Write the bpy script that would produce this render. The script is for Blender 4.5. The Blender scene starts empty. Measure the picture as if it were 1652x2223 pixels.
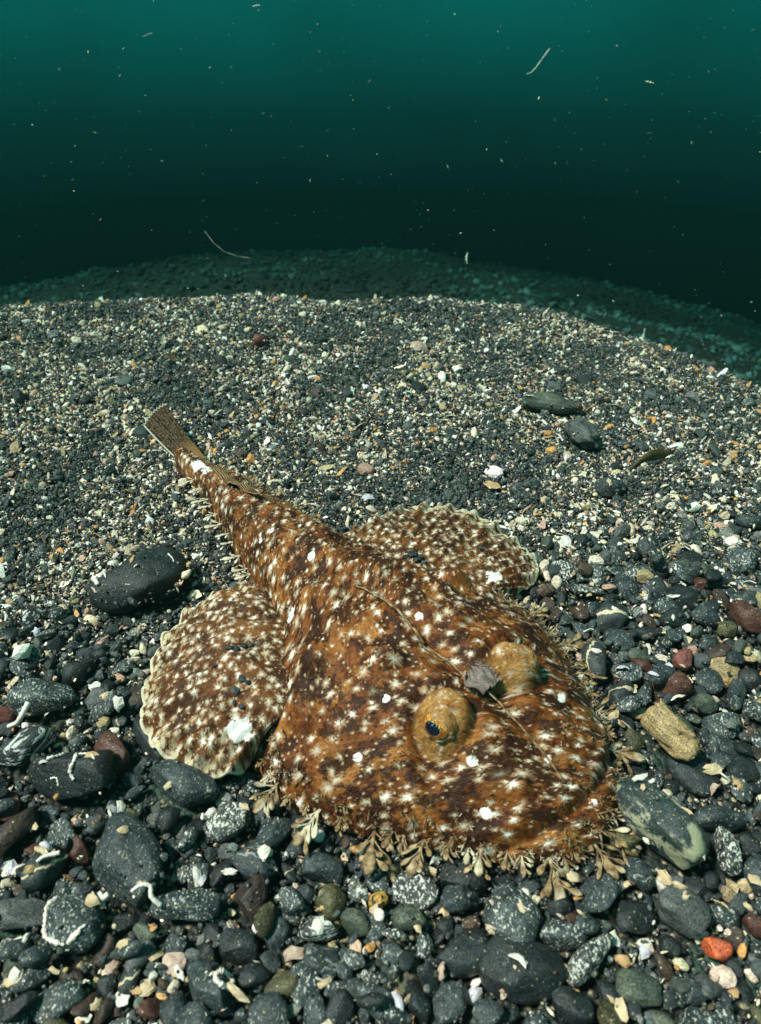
import bpy, bmesh, math, random
import numpy as np
from mathutils import Vector, Matrix, Euler

random.seed(7); rng = np.random.default_rng(7)
S = bpy.context.scene
COL = S.collection
R = math.radians
PI = math.pi

# ------------------------------------------------------------------ camera
CAM_H, PITCH, HALF = .305, R(38), R(35)
cd = bpy.data.cameras.new('camera'); cam = bpy.data.objects.new('camera', cd); COL.objects.link(cam)
cam.location = (0, 0, CAM_H); cam.rotation_euler = (R(90) - PITCH, 0, 0)
cd.sensor_fit = 'VERTICAL'; cd.sensor_height = 24; cd.lens = 12 / math.tan(HALF)
cd.clip_start = .01; cd.clip_end = 200
cd.dof.use_dof = True; cd.dof.focus_distance = .43; cd.dof.aperture_fstop = 10
S.camera = cam

# ------------------------------------------------------------------ water all round (world), sun, exposure
w = bpy.data.worlds.new('World'); S.world = w; w.use_nodes = True
nt = w.node_tree; nt.nodes.clear()
geo = nt.nodes.new('ShaderNodeTexCoord'); sx = nt.nodes.new('ShaderNodeSeparateXYZ')
mr = nt.nodes.new('ShaderNodeMapRange'); ra = nt.nodes.new('ShaderNodeValToRGB')
bg = nt.nodes.new('ShaderNodeBackground'); wo = nt.nodes.new('ShaderNodeOutputWorld')
nt.links.new(geo.outputs['Generated'], sx.inputs[0]); nt.links.new(sx.outputs['Z'], mr.inputs[0])
mr.inputs[1].default_value = -1; mr.inputs[2].default_value = 1
nt.links.new(mr.outputs[0], ra.inputs[0]); nt.links.new(ra.outputs[0], bg.inputs[0]); nt.links.new(bg.outputs[0], wo.inputs[0])
WR = [(-1, (.0, .006, .008)), (-.36, (.0, .013, .016)), (-.25, (.0, .026, .030)), (-.165, (.0, .125, .130)), (-.05, (.0, .43, .42)), (.2, (.02, .30, .29)), (1, (.07, .16, .15))]
cr = ra.color_ramp
while len(cr.elements) < len(WR): cr.elements.new(.5)
for e, (z, c) in zip(cr.elements, WR):
    e.position = (z + 1) / 2; e.color = (*c, 1)
murk = nt.nodes.new('ShaderNodeTexNoise'); murk.inputs['Scale'].default_value = 2.6; murk.inputs['Detail'].default_value = 4
mm = nt.nodes.new('ShaderNodeMapRange'); mm.inputs[1].default_value = .3; mm.inputs[2].default_value = .7; mm.inputs[3].default_value = .72; mm.inputs[4].default_value = 1.28
nt.links.new(geo.outputs['Generated'], murk.inputs['Vector']); nt.links.new(murk.outputs[0], mm.inputs[0]); nt.links.new(mm.outputs[0], bg.inputs[1])

SUN_DIR = Vector((-.50, -.10, .86)).normalized()          # towards the light
sd = bpy.data.lights.new('sun', 'SUN'); sun = bpy.data.objects.new('sun', sd); COL.objects.link(sun)
sd.energy = 5; sd.angle = R(9.0); sd.color = (1, .85, .76)
sun.rotation_euler = SUN_DIR.to_track_quat('Z', 'Y').to_euler(); sun.location = SUN_DIR * 3

vs = S.view_settings; vs.view_transform = 'Standard'; vs.look = 'None'; vs.gamma = 1; vs.exposure = 1.06
S.cycles.use_denoising = True
S.cycles.max_bounces = 5; S.cycles.diffuse_bounces = 2; S.cycles.glossy_bounces = 2; S.cycles.volume_bounces = 0
S.cycles.sample_clamp_indirect = 4

# ------------------------------------------------------------------ helpers
W0, H0 = 1652., 2222.
TV = math.tan(HALF); TH = TV * W0 / H0
def ray(px, py):
    u = (px - W0 / 2) / (W0 / 2) * TH; v = -(py - H0 / 2) / (H0 / 2) * TV
    return Vector((u, math.cos(PITCH) + v * math.sin(PITCH), -math.sin(PITCH) + v * math.cos(PITCH)))
def gp(px, py, z=0.):
    d = ray(px, py); t = (z - CAM_H) / d.z
    return Vector((d.x * t, d.y * t, z))
def proj(x, y, z):
    yc = y * math.cos(PITCH) - (z - CAM_H) * math.sin(PITCH)
    up = y * math.sin(PITCH) + (z - CAM_H) * math.cos(PITCH)
    yc = np.maximum(yc, 1e-3)
    return (x / yc / TH * .5 + .5) * W0, (.5 - up / yc / TV * .5) * H0, yc
def mpp(p):                                        # metres per photograph pixel at a point
    return 2 * TH * (p[1] * math.cos(PITCH) - (p[2] - CAM_H) * math.sin(PITCH)) / W0
def tag(o, label=None, cat=None, group=None, kind=None):
    if label: o['label'] = label
    if cat: o['category'] = cat
    if group: o['group'] = group
    if kind: o['kind'] = kind
    return o
def obj(name, me, mat=None, parent=None, smooth=True):
    if mat is not None and not me.materials: me.materials.append(mat)
    o = bpy.data.objects.new(name, me); COL.objects.link(o)
    if parent is not None: o.parent = parent
    return o
def mesh(name, v, f, smooth=True):
    me = bpy.data.meshes.new(name)
    me.from_pydata([tuple(x) for x in v], [], f)
    if smooth: me.polygons.foreach_set('use_smooth', [True] * len(me.polygons))
    me.update(); return me
def empty(name, loc):
    o = bpy.data.objects.new(name, None); COL.objects.link(o); o.location = loc; o.empty_display_size = .01
    return o
def sstep(a, b, x):
    t = np.clip((x - a) / (b - a), 0, 1); return t * t * (3 - 2 * t)
# cheap smooth value noise for numpy
_tab = rng.random((64, 64, 64))
def vnoise(x, y, z=0.):
    x = np.asarray(x, float); y = np.asarray(y, float); z = np.zeros_like(x) + z
    xi = np.floor(x).astype(int); yi = np.floor(y).astype(int); zi = np.floor(z).astype(int)
    fx = x - xi; fy = y - yi; fz = z - zi
    fx = fx * fx * (3 - 2 * fx); fy = fy * fy * (3 - 2 * fy); fz = fz * fz * (3 - 2 * fz)
    r = 0
    for a in (0, 1):
        for b in (0, 1):
            for c in (0, 1):
                wgt = (fx if a else 1 - fx) * (fy if b else 1 - fy) * (fz if c else 1 - fz)
                r = r + wgt * _tab[(xi + a) % 64, (yi + b) % 64, (zi + c) % 64]
    return r * 2 - 1

# ------------------------------------------------------------------ node helper
class NT:
    def __init__(s, name):
        s.m = bpy.data.materials.new(name); s.m.use_nodes = True
        s.t = s.m.node_tree; s.t.nodes.clear()
        s.out = s.t.nodes.new('ShaderNodeOutputMaterial'); s.b = s.t.nodes.new('ShaderNodeBsdfPrincipled')
        s.t.links.new(s.b.outputs[0], s.out.inputs[0])
    def put(s, sock, v):
        if hasattr(v, 'is_output'): s.t.links.new(v, sock)
        elif isinstance(v, (tuple, list)) and len(v) == 3 and sock.type == 'RGBA': sock.default_value = (*v, 1)
        else: sock.default_value = v
    def n(s, typ, **k):
        d = s.t.nodes.new('ShaderNode' + typ)
        for a, v in k.items():
            if a[0] == 'i' and a[1:].isdigit(): s.put(d.inputs[int(a[1:])], v)
            elif a.startswith('in_'): s.put(d.inputs[a[3:].replace('_', ' ')], v)
            else: setattr(d, a, v)
        return d
    def math(s, op, a, b=0., c=0., clamp=False):
        d = s.n('Math', operation=op, i0=a, i1=b); d.use_clamp = clamp
        if op in ('MULTIPLY_ADD', 'SMOOTH_MIN'): s.put(d.inputs[2], c)
        return d.outputs[0]
    def mix(s, f, a, b, blend='MIX'):
        d = s.t.nodes.new('ShaderNodeMix'); d.data_type = 'RGBA'; d.blend_type = blend
        s.put(d.inputs[0], f); s.put(d.inputs[6], a); s.put(d.inputs[7], b); return d.outputs[2]
    def ss(s, x, a, b, lo=0., hi=1.):
        d = s.n('MapRange', interpolation_type='SMOOTHSTEP', i0=x, i1=a, i2=b, i3=lo, i4=hi); return d.outputs[0]
    def noise(s, vec, scale, detail=2., rough=.5, dist=0.):
        return s.n('TexNoise', in_Vector=vec, in_Scale=scale, in_Detail=detail, in_Roughness=rough, in_Distortion=dist).outputs[0]
    def vor(s, vec, scale, rnd=1., feat='F1'):
        d = s.n('TexVoronoi', feature=feat, in_Vector=vec, in_Scale=scale, in_Randomness=rnd); return d
    def vm(s, op, a, b=(0, 0, 0)):
        return s.n('VectorMath', operation=op, i0=a, i1=b).outputs[0]
    def bump(s, h, strength=.5, dist=.001):
        d = s.n('Bump', in_Height=h, in_Strength=strength, in_Distance=dist); s.t.links.new(d.outputs[0], s.b.inputs['Normal'])
    def fin(s, col, rough=.6, spec=.3):
        s.put(s.b.inputs['Base Color'], col); s.put(s.b.inputs['Roughness'], rough); s.put(s.b.inputs['Specular IOR Level'], spec)
        return s.m

def stone(name, c1, c2, speck=0., speck_col=(.55, .55, .5), vein=None, bands=None, patch=None, silt=.35, speck_scale=620., rough=.5):
    """Wave-worn stone: mottled base, mineral grains, optional vein, banding or crust patch, settled silt specks."""
    k = NT(name)
    g = k.n('NewGeometry'); oi = k.n('ObjectInfo'); tc = k.n('TexCoord')
    off = k.n('CombineXYZ', i0=k.math('MULTIPLY', oi.outputs['Random'], 3.7), i1=k.math('MULTIPLY', oi.outputs['Random'], 11.3), i2=0.).outputs[0]
    pos = k.vm('ADD', g.outputs['Position'], off)
    ob = k.vm('ADD', tc.outputs['Object'], off)
    col = k.mix(k.ss(k.noise(pos, 95, 3), .35, .65), c1, c2)
    gr = k.noise(pos, 1500, 2, .6)
    col = k.mix(1., col, k.mix(k.ss(gr, .3, .7), (.50, .50, .50), (1.75, 1.75, 1.75)), 'MULTIPLY')
    col = k.mix(1., col, k.mix(k.ss(k.noise(k.vm('MULTIPLY', ob, (1., 1., 4.)), 2.2, 5, .7), .35, .65), (.70, .70, .70), (1.35, 1.35, 1.35)), 'MULTIPLY')
    if bands:
        bc, sc, wd = bands
        wv = k.noise(k.vm('MULTIPLY', k.vm('ADD', ob, k.n('VectorMath', operation='SCALE', i0=k.n('TexNoise', in_Vector=ob, in_Scale=1.3).outputs[1], in_Scale=.5).outputs[0]), (.35, 1.0, 2.6)), sc, 5, .6)
        col = k.mix(k.ss(wv, wd, wd + .06), col, bc)
    if speck > 0:
        sv = k.vm('MULTIPLY', pos, (1., .55, 1.))
        thr = .70 - .22 * speck
        sp = k.ss(k.math('ADD', k.noise(sv, speck_scale * 1.5, 4, .7), k.math('MULTIPLY', k.math('SUBTRACT', k.noise(pos, 130, 2), .5), .16)), thr, thr + .07)
        col = k.mix(sp, col, speck_col)
    if vein:
        vc, wdt, nrm = vein
        d = k.n('VectorMath', operation='DOT_PRODUCT', i0=tc.outputs['Object'], i1=nrm).outputs['Value']
        d = k.math('ADD', d, k.math('MULTIPLY', k.math('SUBTRACT', k.noise(ob, 2.2, 3), .5), .5))
        col = k.mix(k.ss(k.math('ABSOLUTE', d), wdt, wdt * .5), col, vc)
    if patch:
        pc, thr = patch
        col = k.mix(k.ss(k.noise(ob, 1.1, 4, .6), thr, thr + .06), col, pc)
    if silt > 0:
        v = k.vor(pos, 520)
        rn = k.n('SeparateColor', i0=v.outputs['Color']).outputs[1]
        up = k.ss(k.n('SeparateXYZ', i0=g.outputs['Normal']).outputs[2], .15, .6)
        d = k.math('MULTIPLY', k.math('MULTIPLY', k.ss(v.outputs['Distance'], .24, .10), k.ss(rn, .74, .76)), up)
        col = k.mix(k.math('MULTIPLY', d, silt * 2, clamp=True), col, (.50, .40, .22))
    k.bump(k.math('ADD', k.math('MULTIPLY', k.noise(pos, 420, 4, .65), 1.), k.math('MULTIPLY', gr, .5)), .6, .0010)
    return k.fin(col, .44, .25)

SLT = (.020, .027, .030)
ST = {
 'black': stone('stone_black', (.012, .015, .016), (.019, .024, .026), .34, (.20, .21, .20), silt=.3, rough=.5),
 'slate': stone('stone_slate', SLT, (.036, .045, .048), .5, (.30, .32, .29), silt=.4),
 'speckled': stone('stone_speckled', (.022, .029, .031), (.048, .058, .059), .64, (.52, .54, .50), silt=.4),
 'salt': stone('stone_salt', (.02, .022, .024), (.06, .065, .06), .8, (.62, .62, .56), silt=.2),
 'green': stone('stone_green', (.042, .052, .042), (.072, .084, .062), .15, (.3, .32, .22), silt=.4),
 'olive': stone('stone_olive', (.075, .070, .035), (.04, .038, .022), .3, (.40, .33, .14), silt=.4),
 'maroon': stone('stone_maroon', (.055, .024, .019), (.085, .038, .030), .10, (.3, .2, .15), silt=.4),
 'brown': stone('stone_brown', (.050, .032, .024), (.028, .021, .018), .18, (.34, .26, .16), silt=.5),
 'grey': stone('stone_grey', (.075, .08, .078), (.045, .05, .05), .35, (.34, .36, .34), silt=.3),
 'banded': stone('stone_banded', (.020, .026, .030), (.03, .036, .038), .1, (.3, .3, .28), bands=((.22, .24, .23), 2.0, .56), silt=.3),
 'striped': stone('stone_striped', (.02, .022, .024), (.03, .032, .034), .2, (.5, .5, .48), bands=((.48, .50, .48), 2.4, .52), silt=.2),
 'veined': stone('stone_veined', (.022, .027, .030), (.036, .042, .042), .12, (.3, .3, .27), vein=((.52, .44, .30), .09, (.75, .5, .4)), silt=.35),
 'crusted': stone('stone_crusted', (.022, .032, .034), (.035, .045, .044), .45, (.38, .42, .34), patch=((.30, .30, .20), .48), silt=.3),
 'tan': stone('stone_tan', (.30, .21, .10), (.20, .145, .075), .2, (.5, .42, .25), silt=.2),
 'red': stone('stone_red', (.42, .085, .030), (.30, .06, .028), .22, (.62, .36, .24), silt=.2),
 'rose': stone('stone_rose', (.16, .055, .045), (.11, .042, .036), .12, (.4, .25, .2), silt=.2),
 'gold': stone('stone_gold', (.30, .17, .035), (.015, .013, .012), .1, (.5, .33, .08), patch=((.015, .014, .012), .5), silt=.1),
}
def shellmat(name, c1, c2, rough=.45):
    k = NT(name); tc = k.n('TexCoord'); g = k.n('NewGeometry')
    n1 = k.noise(g.outputs['Position'], 260, 3)
    wv = k.n('TexWave', wave_type='RINGS', in_Vector=tc.outputs['Object'], in_Scale=5., in_Distortion=2., in_Detail=2.).outputs[1]
    col = k.mix(k.ss(n1, .3, .7), c1, c2)
    col = k.mix(k.math('MULTIPLY', wv, .25), col, (.35, .27, .2))
    k.bump(k.math('ADD', wv, k.noise(g.outputs['Position'], 900, 2)), .35, .0005)
    return k.fin(col, rough, .4)
SH = {
 'cream': shellmat('shell_cream', (.66, .52, .34), (.52, .38, .22)),
 'white': shellmat('shell_white', (.76, .74, .68), (.62, .58, .50)),
 'pink': shellmat('shell_pink', (.56, .42, .34), (.42, .28, .22)),
 'orange': shellmat('shell_orange', (.58, .38, .18), (.42, .24, .10)),
 'lavender': shellmat('shell_lavender', (.50, .48, .58), (.66, .64, .68), .3),
 'tube': shellmat('tube_chalk', (.78, .75, .70), (.62, .55, .48), .7),
}

# ------------------------------------------------------------------ seabed
RX = np.array([-1.6, -.9, -.60, -.39, -.255, -.11, .036, .151, .281, .323, .45, .62, .9, 1.6])
RY = np.array([.10, .50, .645, .708, .738, .756, .744, .702, .601, .55, .38, .12, -.35, -1.5])
def seabed(x, y):
    x = np.asarray(x, float); y = np.asarray(y, float)
    yr = np.interp(x, RX, RY); sl = (np.interp(x + .03, RX, RY) - np.interp(x - .03, RX, RY)) / .06
    d = (y - yr) / np.sqrt(1 + np.clip(sl, -1.5, 1.5) ** 2)
    d = d + .022 * vnoise(x * 6 + 3, y * 6) + .010 * vnoise(x * 15 + 3, y * 15) + .004 * vnoise(x * 31, y * 31)
    dd = np.maximum(d, 0)
    drop = np.where(dd < .10, dd * dd / .20 * .9, .045 + (dd - .10) * .9)
    rho = np.hypot(x, y); lim = .18 + .265 * np.maximum(rho - .95, -.3) + .13 * np.maximum(x - .15, 0) * (y > 0)
    far = sstep(3.3, 7.4, rho + .4 * vnoise(x * 1.3, y * 1.3, 7.)) * 2.4 * (y > -1)
    drop = np.minimum(drop, lim) + far
    z = -drop
    z = z + .0035 * vnoise(x * 7, y * 7, 1.3) * (d < .05) + .002 * vnoise(x * 17, y * 17, 4.3)
    z = z + .018 * vnoise(x * 2.1 + 9, y * 2.1, 2.) * sstep(.4, 1., dd) + .014 * vnoise(x * 7, y * 6, 5.) * sstep(.4, 1., dd)
    return z
xs = np.concatenate([-np.geomspace(.45, 4.6, 60)[::-1], np.linspace(-.44, .44, 150), np.geomspace(.45, 4.6, 60)])
ys = np.concatenate([np.linspace(-1.2, .05, 30), np.linspace(.06, .95, 170), np.geomspace(.96, 4.95, 130)])
X, Y = np.meshgrid(xs, ys); Z = seabed(X, Y) - .002
nx, ny = len(xs), len(ys)
idx = np.arange(nx * ny).reshape(ny, nx)
F = np.stack([idx[:-1, :-1], idx[:-1, 1:], idx[1:, 1:], idx[1:, :-1]], -1).reshape(-1, 4)
def sandmat():
    k = NT('dark_gravel_sand'); g = k.n('NewGeometry'); p = g.outputs['Position']
    v = k.vor(p, 420); rn = k.n('SeparateColor', i0=v.outputs['Color'])
    col = k.mix(k.ss(rn.outputs[0], .2, .8), (.010, .012, .012), (.045, .046, .042))
    col = k.mix(k.math('MULTIPLY', k.ss(rn.outputs[1], .82, .84), k.ss(v.outputs['Distance'], .6, .4)), col, (.40, .32, .20))
    n2 = k.noise(p, 14, 4, .6)
    col = k.mix(k.ss(n2, .48, .66), col, (.034, .066, .052))
    k.bump(k.math('ADD', k.math('MULTIPLY', v.outputs['Distance'], -1.), k.noise(p, 60, 4)), .8, .003)
    return k.fin(col, .75, .2)
sb = obj('seabed', mesh('seabed', np.stack([X, Y, Z], -1).reshape(-1, 3), F.tolist()), sandmat()); tag(sb, kind='structure')

# height map of what lies on the seabed
GX0, GY0, CELL = -.5, .04, .0015
NXc, NYc = int(1.0 / CELL), int(.86 / CELL)
HX, HY = np.meshgrid(GX0 + (np.arange(NXc) + .5) * CELL, GY0 + (np.arange(NYc) + .5) * CELL)
HM = seabed(HX, HY); BASE = HM.copy(); OCC = np.zeros_like(HM, bool)
def cellslice(x, y, r):
    i0 = max(int((x - r - GX0) / CELL), 0); i1 = min(int((x + r - GX0) / CELL) + 1, NXc)
    j0 = max(int((y - r - GY0) / CELL), 0); j1 = min(int((y + r - GY0) / CELL) + 1, NYc)
    return slice(j0, j1), slice(i0, i1)
def ellipse_mask(sl, x, y, a, b, rz):
    dx = HX[sl] - x; dy = HY[sl] - y; c, s_ = math.cos(rz), math.sin(rz)
    q = ((dx * c + dy * s_) / a) ** 2 + ((-dx * s_ + dy * c) / b) ** 2
    return q

# ------------------------------------------------------------------ fish frame
FM = np.array([.085, .150]); FA = np.array([.62, -.785]); FA /= np.linalg.norm(FA); FN = np.array([-FA[1], FA[0]])
def st2xy(s, t):
    return FM[0] - FA[0] * s + FN[0] * t, FM[1] - FA[1] * s + FN[1] * t
def xy2st(x, y):
    dx = x - FM[0]; dy = y - FM[1]
    return -(dx * FA[0] + dy * FA[1]), dx * FN[0] + dy * FN[1]
_ws = np.array([0, .002, .006, .012, .02, .033, .05, .07, .09, .11, .128, .142, .155, .17, .195, .22, .25, .28, .305, .33, .35, .372])
_ww = np.array([0, .0115, .0205, .0280, .036, .0470, .0595, .0725, .0815, .0850, .0825, .074, .060, .0450, .0335, .0275, .0225, .0185, .0150, .0105, .0078, .0060])
_hs = np.array([0, .006, .015, .03, .05, .07, .09, .11, .14, .17, .20, .24, .28, .32, .35, .372])
_hh = np.array([.010, .016, .022, .033, .043, .0495, .0525, .0535, .0525, .050, .046, .038, .029, .021, .017, .015])
_fs = np.linspace(0, .372, 1500)
def _smooth(a, n):
    k = np.hanning(n); k /= k.sum(); p = np.pad(a, n // 2, mode='edge'); return np.convolve(p, k, 'same')[n // 2:-(n // 2)]
_fw = np.interp(_fs, _ws, _ww); _w2 = _smooth(_fw, 61); _fw = np.where(_fs < .012, _fw, _w2)
_fh = _smooth(np.interp(_fs, _hs, _hh), 81)
bw = lambda s: np.interp(s, _fs, _fw)
bh = lambda s: np.interp(s, _fs, _fh)
bc = lambda s: np.interp(s, [0, .03, .10, .20, .27, .31, .35, .40], [.009, .008, -.001, 0, .003, .005, .0025, .0])
BUMPS = []
_r = random.Random(3)
for i in range(95):
    s_ = _r.uniform(.015, .30); t_ = _r.uniform(-.85, .85) * float(bw(s_)); BUMPS.append((s_, t_, _r.uniform(.003, .008), _r.uniform(-.0016, .0022)))
EYES = [(.0675, -.0235), (.0675, .0195)]
def body_z(s, t):
    """height of the skin above the seabed; s behind the lip, t across (from the midline)"""
    wv = np.maximum(bw(s), 1e-5); q = np.clip(np.abs(t) / wv, 0, 1)
    hh = bh(s); e = .0075 * sstep(0., .01, s) + .004
    e = np.minimum(e, hh * .6)
    r = .98 - .43 * sstep(.14, .24, s); qq = 1.75 + .35 * sstep(.14, .24, s)
    z = e * np.sqrt(np.clip(1 - q ** 6, 0, 1)) + (hh - e) * np.clip(1 - q ** qq, 0, 1) ** r
    inner = sstep(1., .8, q)
    # mouth: a broad upturned gape set back from the lower lip
    sm = .0125 + 8.0 * t ** 2
    g = np.exp(-((s - sm) / .0019) ** 2) * sstep(.066, .052, np.abs(t))
    z = z - .0034 * g * sstep(1.02, .9, q) + .0020 * np.exp(-((s - sm - .005) / .003) ** 2) * sstep(.066, .05, np.abs(t))
    # trough between the eyes, sockets, domes
    z = z - .0065 * np.exp(-(t / .0085) ** 2) * sstep(.02, .04, s) * sstep(.115, .085, s)
    z = z - .0035 * np.exp(-((np.abs(t) - .036) / .008) ** 2 - ((s - .060) / .018) ** 2)
    for es, et in EYES:
        d = np.sqrt((s - es) ** 2 + ((t - et) * 1.0) ** 2)
        z = z + .0104 * np.clip(1 - (d / .0118) ** 2, 0, 1) ** .7
        z = z - .0016 * np.exp(-((d - .0128) / .0022) ** 2)
    # ridges and shoulder spines
    for sg in (-1, 1):
        for (bs, bt, br, bhh) in ((.104, .022, .0065, .005), (.082, .034, .006, .0035), (.132, .046, .0085, .0075), (.047, .038, .007, .003), (.118, .060, .008, .004), (.030, .020, .005, .0025), (.158, .018, .010, .003)):
            d = np.sqrt((s - bs) ** 2 + (t - sg * bt) ** 2); z = z + bhh * np.clip(1 - (d / (br * 1.5)) ** 2, 0, 1) ** 1.6
    z = z + .0026 * np.exp(-((np.abs(t) - (.030 - .06 * (s - .11))) / .006) ** 2) * sstep(.09, .11, s) * sstep(.21, .17, s)
    z = z - .0032 * np.exp(-((t - .001) / .0035) ** 2) * sstep(.085, .10, s) * sstep(.165, .145, s)
    for (bs, bt, br, bhh) in BUMPS:
        z = z + inner * bhh * np.exp(-((s - bs) ** 2 + (t - bt) ** 2) / br ** 2)
    z = z + inner * (.0018 * vnoise(s * 80, t * 80, 2.) + .0011 * vnoise(s * 210, t * 210, 5.) + .00035 * vnoise(s * 600, t * 600, 8.))
    return np.maximum(z, .0012)
def on_fish(s, t, dz=0.):
    x, y = st2xy(s, t + float(bc(s))); return Vector((float(x), float(y), float(body_z(np.array(s), np.array(t))) + FZ + dz))
FZ = .003
in_body_f = lambda x, y, k=.99: (lambda s, t: (s > .001) & (s < .37) & (np.abs(t - bc(s)) < bw(s) * k))(*xy2st(x, y))

LF = [(575, 1312), (545, 1272), (505, 1272), (455, 1296), (400, 1330), (350, 1385), (325, 1450), (308, 1520), (306, 1570), (328, 1625), (375, 1655), (430, 1677), (490, 1688), (532, 1672), (556, 1625), (572, 1560)]
RF = [(715, 1172), (760, 1150), (800, 1130), (870, 1102), (930, 1092), (1000, 1103), (1060, 1130), (1120, 1170), (1165, 1212), (1170, 1252), (1135, 1283), (1085, 1296)]
def inside(poly, x, y):
    c = np.zeros(np.shape(x), bool); n = len(poly)
    for i in range(n):
        x1, y1 = poly[i]; x2, y2 = poly[(i + 1) % n]
        c ^= ((y1 > y) != (y2 > y)) & (x < (x2 - x1) * (y - y1) / (y2 - y1 + 1e-12) + x1)
    return c
LFG = [gp(*p, .008)[:2] for p in LF]; RFG = [gp(*p, .008)[:2] for p in RF]
def shrink(poly, k):
    c = np.mean(poly, 0); return [tuple(c + (np.array(p) - c) * k) for p in poly]
FISHMASK = in_body_f(HX, HY) | inside(shrink(LFG, .93), HX, HY) | inside(shrink(RFG, .93), HX, HY)
OCC |= FISHMASK
HM = np.where(FISHMASK, HM, HM)

# ------------------------------------------------------------------ stone shapes
def ico(sub):
    bm = bmesh.new(); bmesh.ops.create_icosphere(bm, subdivisions=sub, radius=1)
    v = np.array([x.co[:] for x in bm.verts]); f = [[q.index for q in p.verts] for p in bm.faces]; bm.free(); return v, f
ICO = {k: ico(k) for k in (1, 2, 3, 4)}
def pebble_verts(seed, sub, cuts=5, rough=.05, flat=.55, wide=.78, cutmin=.62):
    r = np.random.default_rng(seed); v, f = ICO[sub]; v = v.copy()
    p = r.uniform(2.0, 2.7)
    v = v / (np.sum(np.abs(v) ** p, 1, keepdims=True) ** (1 / p))
    for i in range(cuts):
        n = r.normal(size=3); n /= np.linalg.norm(n); d = r.uniform(cutmin, .95)
        ex = np.maximum(v @ n - d, 0); v = v - np.outer(ex * r.uniform(.7, .95), n)
    o = r.uniform(0, 50, 3)
    k = 1 + rough * (vnoise(v[:, 0] * 1.3 + o[0], v[:, 1] * 1.3 + o[1], v[:, 2] * 1.3 + o[2]) * 1.8 + .7 * vnoise(v[:, 0] * 3.3 + o[1], v[:, 1] * 3.3 + o[2], v[:, 2] * 3.3 + o[0]) + .3 * vnoise(v[:, 0] * 8 + o[1], v[:, 1] * 8 + o[2], v[:, 2] * 8))
    v = v * k[:, None]
    v[:, 0] += .18 * r.normal() * v[:, 1] ; v[:, 1] *= 1 + .2 * r.normal() * .5 * v[:, 0]
    v = v / np.abs(v).max(0)
    v *= np.array([1, wide, flat]); return v, f
def pebble_mesh(name, seed, sub=3, **k):
    v, f = pebble_verts(seed, sub, **k); return mesh(name, v, f)
PEB = [pebble_mesh('pebble_shape', 100 + i, 3, cuts=(4, 7, 10, 14)[i % 4], cutmin=.52, rough=(.03, .05, .04, .06)[i % 4], flat=(.42, .5, .6, .7)[(i * 7) % 4], wide=(.6, .72, .82, .92)[(i * 5) % 4]) for i in range(18)]
PEBC = {}
def peb(i, mat):
    key = (i, mat)
    if key not in PEBC:
        me = PEB[i].copy(); me.materials.clear(); me.materials.append(ST[mat]); PEBC[key] = me
    return PEBC[key]
def flake_verts(seed, n=11, rings=3):
    """a broken, curved piece of shell: irregular rim, cupped, with thickness"""
    r = np.random.default_rng(seed); ang = np.sort(r.uniform(0, 2 * PI, n)); ang = np.linspace(0, 2 * PI, n, endpoint=False) + r.normal(size=n) * .12
    rad = r.uniform(.62, 1.08, n); asp = r.uniform(.45, .95); cup = r.uniform(.15, .55); th = r.uniform(.06, .12)
    top = [(0, 0, 0)]
    for k in range(1, rings + 1):
        q = k / rings
        for a, ra_ in zip(ang, rad):
            x, y = math.cos(a) * ra_ * q, math.sin(a) * ra_ * q * asp
            top.append((x, y, -cup * (x * x + y * y * 1.6) + .05 * r.normal() * q))
    top = np.array(top); m = len(top); v = np.vstack([top, top - [0, 0, th]]); f = []
    for i in range(n): f.append((0, 1 + i, 1 + (i + 1) % n)); f.append((m, m + 1 + (i + 1) % n, m + 1 + i))
    for k in range(rings - 1):
        for i in range(n):
            a, b = 1 + k * n + i, 1 + k * n + (i + 1) % n; c, d = b + n, a + n
            f.append((a, d, c, b)); f.append((m + a, m + b, m + c, m + d))
    b0 = 1 + (rings - 1) * n
    for i in range(n): a, b = b0 + i, b0 + (i + 1) % n; f.append((a, m + a, m + b, b))
    return v, f
FLK = [mesh('flake_shape', *flake_verts(300 + i), smooth=False) for i in range(10)]
FLKC = {}
def flk(i, mat):
    if (i, mat) not in FLKC:
        me = FLK[i].copy(); me.materials.clear(); me.materials.append(SH[mat]); FLKC[(i, mat)] = me
    return FLKC[(i, mat)]
def tube(pts, rad, n=7, name='tube', flatten=1.0):
    """a tapering tube through points"""
    pts = [Vector(p) for p in pts]; v = []; f = []
    for i, p in enumerate(pts):
        t = (pts[min(i + 1, len(pts) - 1)] - pts[max(i - 1, 0)]).normalized()
        a = t.cross(Vector((0, 0, 1)));  a = a.normalized() if a.length > 1e-6 else Vector((1, 0, 0)); b = t.cross(a).normalized()
        r_ = rad[i] if hasattr(rad, '__len__') else rad
        for j in range(n):
            w_ = 2 * PI * j / n; v.append(p + a * (math.cos(w_) * r_) + b * (math.sin(w_) * r_ * flatten))
    for i in range(len(pts) - 1):
        for j in range(n): f.append((i * n + j, i * n + (j + 1) % n, (i + 1) * n + (j + 1) % n, (i + 1) * n + j))
    f.append(tuple(range(n))[::-1]); f.append(tuple(range((len(pts) - 1) * n, len(pts) * n)))
    return mesh(name, v, f)

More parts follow.
